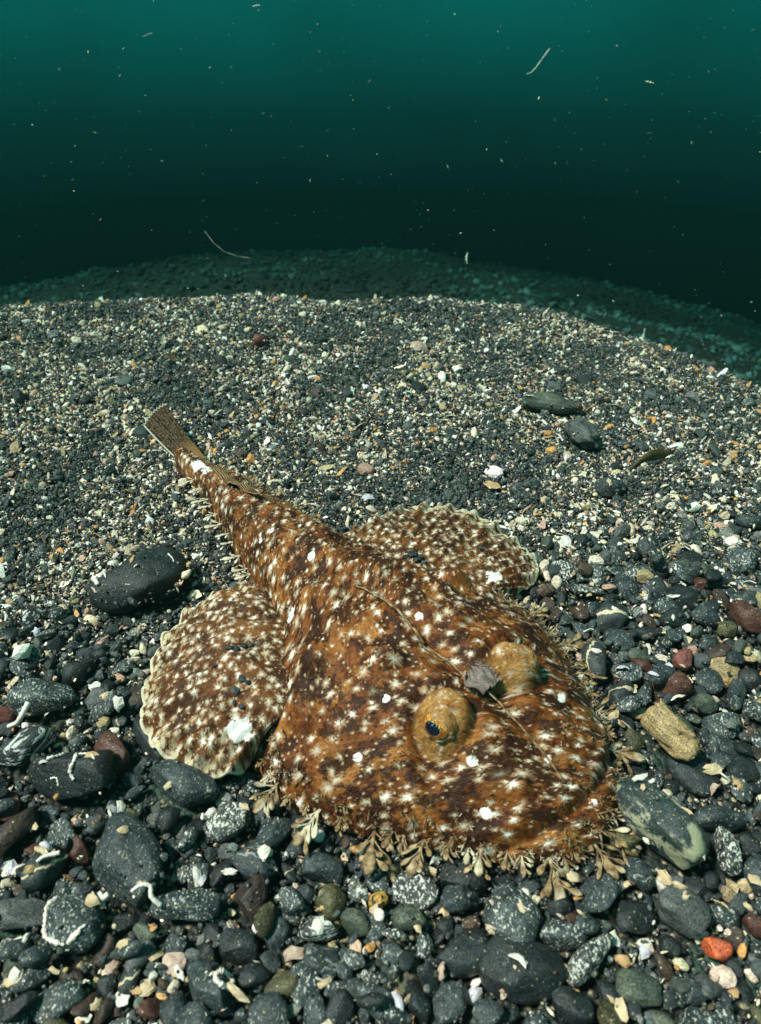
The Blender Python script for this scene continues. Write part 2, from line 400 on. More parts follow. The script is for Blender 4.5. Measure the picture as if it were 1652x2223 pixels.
# ------------------------------------------------------------------ the fish's skin
def skin(name, dens=150., fin=False, keep0=.18):
    k = NT(name)
    uv = k.n('Attribute', attribute_name='skin').outputs['Vector']
    g = k.n('NewGeometry')
    n1 = k.noise(uv, 45, 4, .6); n2 = k.noise(uv, 140, 5, .65); n3 = k.noise(uv, 700, 3, .65); n4 = k.noise(k.vm('ADD', uv, (.9, .2, 0)), 330, 4, .7)
    col = k.mix(k.ss(n2, .38, .62), (.075, .0195, .0045), (.180, .055, .0095))
    col = k.mix(k.ss(n1, .48, .64), col, (.275, .110, .027))
    dk = k.ss(k.math('ADD', k.noise(k.vm('ADD', uv, (.3, .7, 0)), 60, 6, .72), k.math('MULTIPLY', k.math('SUBTRACT', n4, .5), .12)), .475, .525)
    col = k.mix(k.math('MULTIPLY', dk, .92), col, (.024, .0075, .004))
    dm = k.n('Attribute', attribute_name='dome').outputs['Fac']
    col = k.mix(k.ss(dm, .2, .9, 0., .84), col, k.mix(k.ss(n2, .35, .65), (.24, .105, .026), (.40, .225, .075)))
    col = k.mix(k.math('MULTIPLY', k.ss(n4, .58, .70), .35), col, (.40, .22, .09))
    col = k.mix(1., col, k.mix(k.ss(n3, .3, .7), (.6, .6, .6), (1.35, 1.35, 1.35)), 'MULTIPLY')
    if fin: col = k.mix(.5, col, (.062, .026, .010))
    jit = k.n('TexNoise', in_Vector=uv, in_Scale=900., in_Detail=2., in_Roughness=.7).outputs[1]
    wob = k.vm('ADD', uv, k.n('VectorMath', operation='SCALE', i0=k.vm('SUBTRACT', jit, (.5, .5, .5)), in_Scale=.0016).outputs[0])
    v = k.vor(wob, dens, .95)
    v.voronoi_dimensions = '2D'
    rn = k.n('SeparateColor', i0=v.outputs['Color'])
    arm = k.n('VectorMath', operation='NORMALIZE', i0=k.vm('SUBTRACT', wob, v.outputs['Position'])).outputs[0]
    arm = k.vm('ADD', k.vm('MULTIPLY', arm, (1.9, 1.9, 0)), k.n('CombineXYZ', i2=k.math('MULTIPLY', rn.outputs[0], 60.)).outputs[0])
    ray_ = k.ss(k.noise(arm, 1.3, 3, .75), .32, .68, .6, 1.9)
    size = k.math('MULTIPLY', k.math('ADD', k.math('MULTIPLY', k.math('POWER', rn.outputs[0], 1.4), .17), .17 if fin else .105), ray_)
    d = k.math('DIVIDE', v.outputs['Distance'], size)
    halo = k.ss(d, 1.6, .9); core = k.ss(d, 1.05, .25)
    keep = k.math('MULTIPLY', k.ss(rn.outputs[1], keep0, keep0 + .2), k.ss(dm, .5, .1, .5, 1.))
    col = k.mix(k.math('MULTIPLY', k.math('MULTIPLY', halo, keep), .45), col, (.50, .31, .17))
    col = k.mix(k.math('MULTIPLY', core, keep), col, k.mix(k.ss(rn.outputs[2], .2, .8), (.52, .44, .34), (.86, .80, .70)))
    v3 = k.vor(wob, dens * 2.3, 1.); v3.voronoi_dimensions = '2D'
    r3 = k.n('SeparateColor', i0=v3.outputs['Color']).outputs[1]
    col = k.mix(k.math('MULTIPLY', k.math('MULTIPLY', k.ss(v3.outputs['Distance'], .26, .10), k.ss(r3, .55, .75)), .6), col, (.62, .46, .30))
    if fin:
        e = k.n('Attribute', attribute_name='edge').outputs['Fac']
        v2 = k.vor(wob, 300., .9); v2.voronoi_dimensions = '2D'
        rim = k.math('MULTIPLY', k.ss(v2.outputs['Distance'], .46, .26), k.ss(k.math('ADD', e, k.math('MULTIPLY', n2, .1)),   .88, 1.03))
        col = k.mix(rim, col, (.56, .48, .31))
        col = k.mix(k.ss(k.math('ADD', e, k.math('MULTIPLY', k.math('SUBTRACT', n2, .5), .06)),   .972, .994), col, (.66, .60, .44))
    wh = k.n('Attribute', attribute_name='white').outputs['Fac']
    col = k.mix(k.ss(k.math('ADD', wh, k.math('MULTIPLY', k.math('SUBTRACT', n4, .5), 1.1)), .40, .55), col, (.92, .90, .86))
    h = k.math('ADD', k.math('MULTIPLY', n3, .6), k.math('ADD', k.math('MULTIPLY', n2, .8), k.math('MULTIPLY', core, .25)))
    k.bump(k.math('ADD', h, k.math('MULTIPLY', n4, .8)), .7, .0014)
    k.b.inputs['Subsurface Weight'].default_value = 0.0
    return k.fin(col, .5, .16)
def setattr_pts(me, **kw):
    for nme, a in kw.items():
        a = np.asarray(a, np.float32)
        if a.ndim == 1: at = me.attributes.new(nme, 'FLOAT', 'POINT'); at.data.foreach_set('value', a)
        else: at = me.attributes.new(nme, 'FLOAT_VECTOR', 'POINT'); at.data.foreach_set('vector', a.ravel())
SKIN = skin('spotted_skin', 150.); FINSKIN = skin('spotted_fin_skin', 200., fin=True, keep0=.0)
fish = empty('goosefish', (*[float(c) for c in st2xy(.12, 0)], 0))
tag(fish, 'flat brown goosefish with white starry spots and frilled jaw resting on gravel', 'fish')
FINV = Matrix.Translation(-fish.location)
def fpart(name, me, mat, parent=None):
    """a part of the fish: mesh built in world space, moved into the parent's space"""
    me.transform(FINV); o = obj(name, me, mat, parent or fish); return o

# body: rings across the back and belly
NS, NTp, NB = 330, 230, 24
su = np.linspace(0, 1, NS) ** 1.55 * .372; su[0] = .00002
V = []; UVS = []; WH = []
tt = np.sin(np.linspace(-PI / 2, PI / 2, NTp)); tt = .55 * tt + .45 * np.linspace(-1, 1, NTp)
WSPOT = [((1020, 1650), .0022), ((778, 1640), .0020), ((836, 1514), .0018), ((672, 1210), .0026), ((1285, 1735), .0017), ((1222, 1510), .0022), ((1052, 1765), .0024), ((585, 1150), .002), ((628, 1335), .0042), ((1190, 1640), .0016), ((436, 1002), .0060), ((455, 1012), .0050), ((425, 1010), .0035), ((910, 1335), .002), ((560, 1172), .0018), ((1105, 1905), .002)]
for s_ in su:
    t_ = tt * float(bw(s_)); z_ = body_z(np.full(NTp, s_), t_)
    x_, y_ = st2xy(s_, t_ + float(bc(s_)))
    V.append(np.stack([x_, y_, z_ + FZ], 1)); UVS.append(np.stack([np.full(NTp, s_), np.concatenate([[0], np.cumsum(np.hypot(np.diff(t_), np.diff(z_) * .6))]) - .1, np.zeros(NTp)], 1))
    tb = np.linspace(1, -1, NB + 2)[1:-1] * float(bw(s_)) * .985
    xb, yb = st2xy(s_, tb + float(bc(s_))); V.append(np.stack([xb, yb, np.full(NB, -.001)], 1)); UVS.append(np.stack([np.full(NB, s_), tb, np.zeros(NB)], 1))
V = np.vstack(V); UVS = np.vstack(UVS); RN = NTp + NB
i0 = (np.arange(NS - 1)[:, None] * RN + np.arange(RN)[None]).ravel(); i1 = (np.arange(NS - 1)[:, None] * RN + (np.arange(RN)[None] + 1) % RN).ravel()
F = np.stack([i0, i0 + RN, i1 + RN, i1], 1).tolist()
F.append(list(range((NS - 1) * RN, NS * RN))); F.append(list(range(RN))[::-1])
PX, PY, PZ = proj(V[:, 0], V[:, 1], V[:, 2])
def hit_fish(px, py):
    """where the line of sight through a photograph pixel meets the skin"""
    d = (PX - px) ** 2 + (PY - py) ** 2 + np.where(V[:, 2] < .002, 1e6, 0) + np.maximum(PZ - .6, 0)
    near = np.where(d < d.min() + 30)[0]; i = near[np.argmin(PZ[near])]
    return V[i]
white = np.zeros(len(V))
for (p, rr) in WSPOT:
    c = hit_fish(*p); d = np.linalg.norm(V - c, axis=1); white = np.maximum(white, np.clip(1 - d / (rr * 1.9), 0, 1))
dome = np.zeros(len(V))
for es, et in EYES:
    ex, ey = st2xy(es, et); dome = np.maximum(dome, np.clip((.0135 - np.hypot(V[:, 0] - ex, V[:, 1] - ey)) / .006, 0, 1))
me = mesh('body', V, F); setattr_pts(me, skin=UVS, white=white, dome=dome)
body = fpart('body', me, SKIN)

# pectoral fins
def pectoral(outline, base, zbase, zedge, wspots, arch, nrays, waves):
    NV, NU = 210, 70
    P = np.array([gp(*p, zedge)[:] for p in outline]); L = np.concatenate([[0], np.cumsum(np.linalg.norm(np.diff(P, axis=0), axis=1))]); L /= L[-1]
    v = np.linspace(0, 1, NV); O = np.stack([_smooth(np.interp(v, L, P[:, i]), 17) for i in range(3)], 1)
    B = np.array([[*st2xy(*b), 0] for b in base]); LB = np.linspace(0, 1, len(B)); Bq = np.stack([np.interp(v, LB, B[:, i]) for i in range(3)], 1)
    zb = np.interp(v, np.linspace(0, 1, len(zbase)), zbase)
    u = np.linspace(0, 1, NU) ** .85
    U, VV = np.meshgrid(u, v, indexing='ij')
    sc = 1 + (.014 * (np.abs(np.sin(VV * PI * waves)) - .6) + .010 * vnoise(VV * 37, VV * 0 + 3.)) * sstep(.6, 1., U)
    A = Bq[None] + (O - Bq)[None] * (U * sc)[..., None]
    A[..., 2] = zb[None] * (1 - U ** 1.7) + zedge * U ** 1.2 + arch * np.sin(PI * np.clip(U, 0, 1)) \
        + .0011 * np.sin(VV * 2 * PI * nrays) * sstep(.15, .7, U) + .0016 * np.sin(VV * PI * waves * 1.0 + 1.) * sstep(.7, 1., U) \
        + .0016 * vnoise(A[..., 0] * 90, A[..., 1] * 90, 3.) + .0006 * vnoise(A[..., 0] * 300, A[..., 1] * 300, 3.)
    n = NU * NV; top = A.reshape(-1, 3); bot = top - np.array([0, 0, .0013]); Vv = np.vstack([top, bot])
    I = np.arange(n).reshape(NU, NV); f = []
    q = np.stack([I[:-1, :-1], I[1:, :-1], I[1:, 1:], I[:-1, 1:]], -1).reshape(-1, 4)
    f += q.tolist(); f += (q[:, ::-1] + n).tolist()
    for a, b in zip(I[-1, :-1], I[-1, 1:]): f.append([a, a + n, b + n, b])
    for a, b in zip(I[:-1, 0], I[1:, 0]): f.append([a, a + n, b + n, b])
    for a, b in zip(I[:-1, -1], I[1:, -1]): f.append([b, b + n, a + n, a])
    for a, b in zip(I[0, :-1], I[0, 1:]): f.append([b, b + n, a + n, a])
    px, py, _ = proj(top[:, 0], top[:, 1], top[:, 2]); wht = np.zeros(n)
    for (p, rr) in wspots:
        i = np.argmin((px - p[0]) ** 2 + (py - p[1]) ** 2); wht = np.maximum(wht, np.clip(1 - np.linalg.norm(top - top[i], axis=1) / (rr * 1.9), 0, 1))
    me = mesh('pectoral_fin', Vv, f)
    uvp = top * [1, 1, 0]; setattr_pts(me, skin=np.vstack([uvp, uvp]), edge=np.tile(U.ravel(), 2), white=np.tile(wht, 2))
    return me
me = pectoral(LF, [(.196, -.028), (.170, -.034), (.150, -.044), (.128, -.058), (.120, -.066)], [.016, .026, .030, .028, .018], .0085, [((520, 1580), .0052)], .006, 24, 24)
fpart('pectoral_fin', me, FINSKIN)['label'] = 'scalloped fan fin with one large white spot'
me = pectoral(RF, [(.205, .024), (.185, .028), (.165, .034), (.145, .046), (.128, .060)], [.010, .012, .013, .012, .010], .0085, [((1072, 1250), .0045)], .005, 24, 24)
fpart('pectoral_fin', me, FINSKIN)['label'] = 'folded fan fin on the far flank with white spot'

# tail fin, leaning over: rays, pale ragged tips
def caudal():
    NU, NV = 60, 60; u = np.linspace(0, 1, NU); v = np.linspace(0, 1, NV); U, VV = np.meshgrid(u, v, indexing='ij')
    sA = .346 + .079 * U + .004 * np.sin(VV * PI) * U + .0022 * (np.abs(np.sin(VV * PI * 9)) - .5) * sstep(.9, 1, U)
    half = .0064 + .0046 * U
    tm = bc(.35) + .001 - .001 * U + .004 * U * U
    a = (VV * 2 - 1) * half
    T = tm + a * .92; Zz = .012 + a * .55 + .004 * U + .0005 * np.sin(VV * 2 * PI * 9) * U + .003 * np.sin(VV * PI) * (1 - U)
    x, y = st2xy(sA, T); top = np.stack([x, y, np.maximum(Zz, .003) + FZ], -1).reshape(-1, 3); n = len(top)
    Vv = np.vstack([top, top - [0, 0, .0012]]); I = np.arange(n).reshape(NU, NV); f = []
    q = np.stack([I[:-1, :-1], I[1:, :-1], I[1:, 1:], I[:-1, 1:]], -1).reshape(-1, 4)
    f += q.tolist(); f += (q[:, ::-1] + n).tolist()
    for row in (I[-1], I[:, 0], I[:, -1], I[0]):
        for a_, b_ in zip(row[:-1], row[1:]): f.append([a_, a_ + n, b_ + n, b_])
    me = mesh('tail_fin', Vv, f); edge = np.maximum(U * .985, 1.0 - VV * 1.3)
    setattr_pts(me, edge=np.tile(np.clip(edge, 0, 1).ravel(), 2), skin=np.tile(np.stack([U.ravel() * .08, VV.ravel() * .027, U.ravel() * 0], 1), (2, 1)))
    return me
def tailmat():
    k = NT('tail_fin_skin'); uv = k.n('Attribute', attribute_name='skin').outputs['Vector']; e = k.n('Attribute', attribute_name='edge').outputs['Fac']
    sx_ = k.n('SeparateXYZ', i0=uv)
    ry = k.math('SINE', k.math('MULTIPLY', sx_.outputs[1], 2 * PI * 9 / .027))
    n1 = k.noise(uv, 180, 4, .6)
    col = k.mix(k.ss(n1, .4, .62), (.018, .011, .007), (.050, .032, .019))
    col = k.mix(k.ss(sx_.outputs[0], .034, .008), col, (.20, .10, .035))
    v = k.vor(k.vm('MULTIPLY', uv, (1, 1.6, 1)), 260., .9); v.voronoi_dimensions = '2D'
    col = k.mix(k.math('MULTIPLY', k.ss(v.outputs['Distance'], .28, .12), .4), col, (.26, .20, .12))
    col = k.mix(k.math('MULTIPLY', k.ss(ry, .5, .95), .3), col, (.17, .12, .07))
    col = k.mix(k.ss(e, .955, .99), col, (.55, .52, .42))
    k.bump(k.math('ADD', ry, n1), .4, .0006); return k.fin(col, .7, .05)
fpart('tail_fin', caudal(), tailmat())

# folded soft dorsal fin lying along the tail
def dorsal():
    NU, NV = 90, 10; v = []; uvs = []
    for i in range(NU):
        q = i / (NU - 1); s_ = .245 + .090 * q; hgt = (.0085 * math.sin(PI * min(q * 1.15, 1)) ** .6 + .001)
        t0 = .004 * (1 - q); z0 = float(body_z(np.array(s_), np.array(t0)))
        for j in range(NV):
            r_ = j / (NV - 1); tq = t0 - hgt * r_ * .75; zz = float(body_z(np.array(s_), np.array(max(min(tq, float(bw(s_)) * .97), -float(bw(s_)) * .97)))) * .6 + z0 * .4 + .0022 * math.sin(PI * r_ * .8) + .0009
            sq = s_ + .010 * r_; x, y = st2xy(sq, tq + float(bc(sq))); v.append((float(x), float(y), zz + FZ)); uvs.append((q * .115, r_ * .01, 0))
    v = np.array(v); n = len(v); I = np.arange(n).reshape(NU, NV); Vv = np.vstack([v, v - [0, 0, .0010]])
    q = np.stack([I[:-1, :-1], I[1:, :-1], I[1:, 1:], I[:-1, 1:]], -1).reshape(-1, 4); f = q[:, ::-1].tolist() + (q + n).tolist()
    for row in (I[-1], I[:, 0], I[:, -1], I[0]):
        for a_, b_ in zip(row[:-1], row[1:]): f.append([a_, a_ + n, b_ + n, b_])
    me = mesh('dorsal_fin', Vv, f); setattr_pts(me, skin=np.tile(np.array(uvs), (2, 1))); return me
def dorsalmat():
    k = NT('dorsal_fin_skin'); uv = k.n('Attribute', attribute_name='skin').outputs['Vector']
    sp = k.n('SeparateXYZ', i0=uv); n1 = k.noise(uv, 300, 3)
    st_ = k.math('SINE', k.math('ADD', k.math('MULTIPLY', sp.outputs[1], 4200.), k.math('ADD', k.math('MULTIPLY', sp.outputs[0], 30.), k.math('MULTIPLY', n1, 5.))))
    col = k.mix(k.ss(st_, -.1, .6), (.045, .022, .010), (.30, .21, .11)); col = k.mix(k.ss(k.noise(uv, 60, 3), .5, .62), col, (.10, .045, .018))
    k.bump(st_, .4, .0006); return k.fin(col, .7, .08)
fpart('dorsal_fin', dorsal(), dorsalmat())

# eyes: a ball with its gaze along local z
def eyemat():
    k = NT('eye_iris'); tc = k.n('TexCoord'); p = tc.outputs['Object']; sp = k.n('SeparateXYZ', i0=p)
    r_ = k.math('SQRT', k.math('ADD', k.math('MULTIPLY', sp.outputs[0], sp.outputs[0]), k.math('MULTIPLY', k.math('MULTIPLY', sp.outputs[1], sp.outputs[1]), 1.3)))
    n1 = k.noise(p, 700, 3)
    iris = k.mix(k.ss(n1, .35, .65), (.22, .065, .008), (.48, .20, .025))
    col = k.mix(k.ss(r_, .0039, .0037), iris, (.42, .30, .10))
    col = k.mix(k.ss(r_, .0037, .0036), col, k.mix(k.ss(n1, .3, .7), (.002, .003, .010), (.004, .010, .034)))
    col = k.mix(k.ss(r_, .0058, .0063), col, (.07, .035, .02))
    v = k.vor(p, 1500.); fl = k.math('MULTIPLY', k.ss(v.outputs['Distance'], .34, .22), k.math('MULTIPLY', k.ss(sp.outputs[1], .0008, .0024), k.ss(r_, .0066, .0056)))
    col = k.mix(fl, col, (.85, .68, .22))
    return k.fin(col, .12, .6)
EM = eyemat()
for (es, et), sg in zip(EYES, (-1, 1)):
    c = on_fish(es, et, -.0104) + Vector((FN[0] * sg, FN[1] * sg, 0)) * .0029 + Vector((FA[0], FA[1], 0)) * .0008
    v, f = ICO[4]; me = mesh('eye', v * .0078, f); me.materials.append(EM)
    lat = Vector((FN[0] * sg, FN[1] * sg, 0)); fw = Vector((FA[0], FA[1], 0))
    gz = (lat * .88 + fw * .20 + Vector((0, 0, .38))).normalized()
    o = obj('eye', me, None, fish); yv = (Vector((0, 0, 1)) - gz * gz.z).normalized(); xv = yv.cross(gz)
    o.matrix_basis = Matrix.Translation(c - fish.location) @ Matrix((xv, yv, gz)).transposed().to_4x4()
    # a collar of skin with an almond opening for the eye
    NA, NP = 48, 12; lv = []; lf = []
    for i in range(NP):
        for j in range(NA):
            th = 2 * PI * j / NA; ph0 = R(33) + R(22) * math.cos(th) ** 2 + (R(-4) if math.sin(th) > 0 else R(7) * abs(math.sin(th)))
            q = i / (NP - 1); ph = ph0 + (R(118) - ph0) * q; rad = .00775 + .0007 * min(q * 5, 1) + .0003 * math.sin(th * 7 + i)
            dv = gz * math.cos(ph) + (xv * math.cos(th) + yv * math.sin(th)) * math.sin(ph); lv.append(c + dv * rad)
    for i in range(NP - 1):
        for j in range(NA): lf.append((i * NA + j, (i + 1) * NA + j, (i + 1) * NA + (j + 1) % NA, i * NA + (j + 1) % NA))
    me = mesh('eyelid', lv, lf); la = np.array([q[:] for q in lv]); setattr_pts(me, skin=np.stack([*xy2st(la[:, 0], la[:, 1] + la[:, 2] * .7), la[:, 2] * 0], 1), dome=np.full(len(la), .9), white=np.zeros(len(la)))
    me.transform(o.matrix_basis.inverted() @ FINV); obj('eyelid', me, SKIN, o)

# fishing rod spine with its ragged lure, and the two spines laid back behind it
def simple(name, c1, c2, sc=400., rough=.55, bump=.4):
    k = NT(name); g = k.n('NewGeometry'); n1 = k.noise(g.outputs['Position'], sc, 3, .6)
    k.bump(n1, bump, .0006); return k.fin(k.mix(k.ss(n1, .35, .65), c1, c2), rough, .3)
ROD = simple('rod_spine', (.10, .05, .02), (.34, .22, .12)); LURE = simple('lure_flesh', (.11, .085, .075), (.19, .155, .14), 500)
def along(pts, n=14):
    """points over the back from (s,t,lift) stations"""
    q = np.linspace(0, len(pts) - 1, n); P = np.array(pts)
    return [on_fish(float(np.interp(a, range(len(P)), P[:, 0])), float(np.interp(a, range(len(P)), P[:, 1])), float(np.interp(a, range(len(P)), P[:, 2]))) for a in q]
fpart('lure_rod', tube(along([(.021, -.003, .0012), (.036, -.003, .004), (.052, -.003, .0052), (.070, -.002, .0055)], 18), np.linspace(.0006, .0003, 18), 7), ROD)
fpart('back_spine', tube(along([(.100, -.003, .0015), (.115, -.0035, .003), (.135, -.004, .0032), (.150, -.007, .0010)], 16), np.linspace(.0008, .0003, 16), 7), ROD)
fpart('back_spine', tube(along([(.074, -.002, .0025), (.084, -.002, .003), (.098, -.003, .0015)], 12), np.linspace(.0007, .0003, 12), 7), ROD)
def lure():
    v = []; f = []; c = on_fish(.068, -.002, .0062)
    d1 = Vector((-FA[0], -FA[1], .1)).normalized(); d2 = Vector((FN[0], FN[1], .12)).normalized(); up = Vector((0, 0, 1))
    NU, NV = 26, 22
    for i in range(NU):
        a = i / (NU - 1)
        for j in range(NV):
            b = j / (NV - 1)
            wd = .0068 * (math.sin(PI * min(a * .85 + .12, 1)) ** .6)
            rag = .0022 * (abs(math.sin(b * PI * 4.3)) + .5 * abs(math.sin(b * 29)) - .6) * (a > .7) * a
            p = c + d1 * (a * .0115 - .0045 + rag) + d2 * ((b - .42) * 2 * wd + .0014 * math.sin(a * 6 + b * 3) + (.0022 * abs(math.sin(a * 17)) if j == NV - 1 else 0)) + up * (.0034 * math.sin(b * PI) * math.sin(PI * min(a + .1, 1)) + .0012 * math.sin(a * 5 + b * 7) + .0007 * math.sin(b * 23) + .001)
            v.append(p)
    n = len(v); I = np.arange(n).reshape(NU, NV); Vv = np.vstack([np.array([x[:] for x in v]), np.array([x[:] for x in v]) - [0, 0, .0009]])
    q = np.stack([I[:-1, :-1], I[1:, :-1], I[1:, 1:], I[:-1, 1:]], -1).reshape(-1, 4); f = q.tolist() + (q[:, ::-1] + n).tolist()
    for row in (I[-1], I[:, 0], I[:, -1], I[0]):
        for a_, b_ in zip(row[:-1], row[1:]): f.append([a_, a_ + n, b_ + n, b_])
    return mesh('lure', Vv, f)
lo = fpart('lure', lure(), LURE); lo['label'] = 'ragged grey lure flap between the eyes'
fr_ = random.Random(2); cL = on_fish(.068, -.002, .0062); dN = Vector((FN[0], FN[1], .05)); dB = Vector((-FA[0], -FA[1], 0))
for i in range(11):
    p0 = cL + dB * (-.003 + .0011 * i) + dN * .0058 + Vector((0, 0, .0015)); d_ = (dN + dB * fr_.uniform(-.5, .5) + Vector((0, 0, fr_.uniform(-.3, .2)))).normalized(); L_ = fr_.uniform(.003, .006)
    fpart('lure_filament', tube([p0 + d_ * (L_ * q) + Vector((0, 0, -.0012 * q * q)) + dB * (.0007 * math.sin(q * 5 + i)) for q in np.linspace(-.3, 1, 8)], np.linspace(.0004, .00012, 8), 5), LURE, lo)

# frills: branched skin flaps, each a fan of paddles
def paddle(v, f, p0, dr, side, L, wmax, rings=8, seg=6, bend=0., up=Vector((0, 0, 1))):
    b = len(v)
    nrm = dr.cross(side).normalized()
    for i in range(rings):
        q = i / (rings - 1)
        w_ = wmax * (.26 + .74 * (math.sin(PI * min(max((q - .45) / .55, 0), 1) * .84) if q > .45 else 0)) * (1 if q < .99 else .6)
        c = p0 + dr * (L * q) + nrm * (bend * L * q * q)
        for j in range(seg):
            a = 2 * PI * j / seg; v.append(c + side * (math.cos(a) * w_) + nrm * (math.sin(a) * max(w_ * .13, .00014)))
    for i in range(rings - 1):
        for j in range(seg): f.append((b + i * seg + j, b + i * seg + (j + 1) % seg, b + (i + 1) * seg + (j + 1) % seg, b + (i + 1) * seg + j))
    f.append(tuple(b + j for j in range(seg))[::-1]); f.append(tuple(b + (rings - 1) * seg + j for j in range(seg)))
def frill(v, f, p, out, L, r_, lobes=6, droop=-.25):
    out = out.normalized(); side = out.cross(Vector((0, 0, 1))); side = side.normalized() if side.length > .1 else Vector((1, 0, 0))
    main = (out + Vector((0, 0, droop))).normalized()
    paddle(v, f, p, main, side, L, L * .15, bend=r_.uniform(-.2, .2))
    for i in range(lobes):
        sg = 1 if i % 2 else -1; q = .12 + .5 * (i // 2) / max(lobes // 2, 1) + r_.uniform(-.05, .05); an = sg * r_.uniform(.45, .95)
        d = (main * math.cos(an) + side * math.sin(an) + Vector((0, 0, r_.uniform(-.15, .3)))).normalized()
        s2 = d.cross(main.cross(side)).normalized()
        paddle(v, f, p + main * (L * q), d, s2, L * r_.uniform(.32, .62), L * r_.uniform(.045, .085), rings=8, bend=r_.uniform(-.3, .3))
def frillmat():
    k = NT('frill_skin'); g = k.n('NewGeometry'); n1 = k.noise(g.outputs['Position'], 330, 4, .6); n2 = k.noise(g.outputs['Position'], 90, 2)
    col = k.mix(k.ss(n1, .38, .66), (.13, .075, .032), (.36, .25, .13)); col = k.mix(k.ss(n2, .52, .7), col, (.58, .51, .37))
    k.b.inputs['Transmission Weight'].default_value = 0.
    k.bump(n1, .4, .0005); return k.fin(col, .5, .35)
FR = frillmat(); PALEFR = simple('pale_frill', (.66, .60, .47), (.46, .38, .25), 300)
rr = random.Random(11)
def rim_point(s_, sg, dz=.004):
    t_ = sg * float(bw(s_)); x, y = st2xy(s_, t_ + float(bc(s_)))
    e = .002; dt = (float(bw(s_ + e)) - float(bw(max(s_ - e, 0)))) / (2 * e)
    nr = np.array([FN[0] * sg, FN[1] * sg]) * 1. + np.array([FA[0], FA[1]]) * max(min(dt, 12), -1.5)
    nr /= np.linalg.norm(nr); return Vector((float(x), float(y), FZ + dz)), Vector((nr[0], nr[1], 0))
# arc length round the jaw so that the frills are evenly spaced
for sg, span in ((-1, .150), (1, .150)):
    sL = np.linspace(0.0002, span, 900); wl = bw(sL); al = np.concatenate([[0], np.cumsum(np.hypot(np.diff(sL), np.diff(wl)))])
    n = 25
    for i in range(n):
        a = al[-1] * (i + .4 + rr.uniform(-.3, .3)) / n; s_ = float(np.interp(a, al, sL)); p, nr = rim_point(s_, sg, .0075)
        v = []; f = []; big = (1.3 if i % 3 == 0 else .58) * (1.0 if s_ < .11 else .75)
        frill(v, f, p - nr * .0035, nr + Vector((rr.uniform(-.25, .25), rr.uniform(-.25, .25), 0)), .0142 * big * rr.uniform(.75, 1.25), rr, lobes=7 if big > .9 else 5, droop=rr.uniform(-.30, -.05))
        fpart('skin_frill', mesh('skin_frill', v, f), FR)
for sg in (-1, 1):
    for i in range(15):
        s_ = .185 + .16 * (i + rr.uniform(-.3, .3)) / 15; p, nr = rim_point(s_, sg, .009)
        v = []; f = []; frill(v, f, p - nr * .002, nr, rr.uniform(.0085, .0135), rr, lobes=rr.choice((3, 5)), droop=.05)
        fpart('skin_frill', mesh('skin_frill', v, f), PALEFR if sg < 0 else FR)
# small tassels and clinging tufts all over the back and thick along the rim
v = []; f = []
for i in range(1500):
    rimq = i < 360
    s_ = rr.uniform(.002, .15) if rimq and i < 260 else rr.uniform(.01, .33)
    q = (rr.choice((-1, 1)) * rr.uniform(.86, .995)) if rimq else rr.uniform(-.85, .85)
    if i < 60: s_ = rr.uniform(.0005, .012); q = rr.uniform(-.95, .95)
    if not rimq and any(math.hypot(s_ - es, q * float(bw(s_)) - et) < .013 for es, et in EYES): continue
    p = on_fish(s_, q * float(bw(s_)), -.0003)
    out = Vector((rr.gauss(0, 1), rr.gauss(0, 1), rr.uniform(.1, .9))).normalized()
    if rimq: out = (out * .6 + rim_point(s_, 1 if q > 0 else -1)[1]).normalized()
    L = rr.uniform(.0018, .0048) if rimq else rr.uniform(.0012, .0034); side = out.cross(Vector((0, 0, 1))).normalized()
    paddle(v, f, p, out, side, L, L * rr.uniform(.06, .14), rings=4, seg=4, bend=rr.uniform(-.7, .7))
    for _ in range(rr.choice((1, 2, 3))):
        d = (out + Vector((rr.gauss(0, .7), rr.gauss(0, .7), rr.gauss(0, .4)))).normalized(); s2 = d.cross(Vector((.1, .2, 1))).normalized()
        paddle(v, f, p + out * (L * rr.uniform(0, .6)), d, s2, L * rr.uniform(.4, .8), L * rr.uniform(.06, .14), rings=4, seg=4, bend=rr.uniform(-.7, .7))
o = fpart('skin_tassels', mesh('skin_tassels', v, f), FR); o['kind'] = 'stuff'

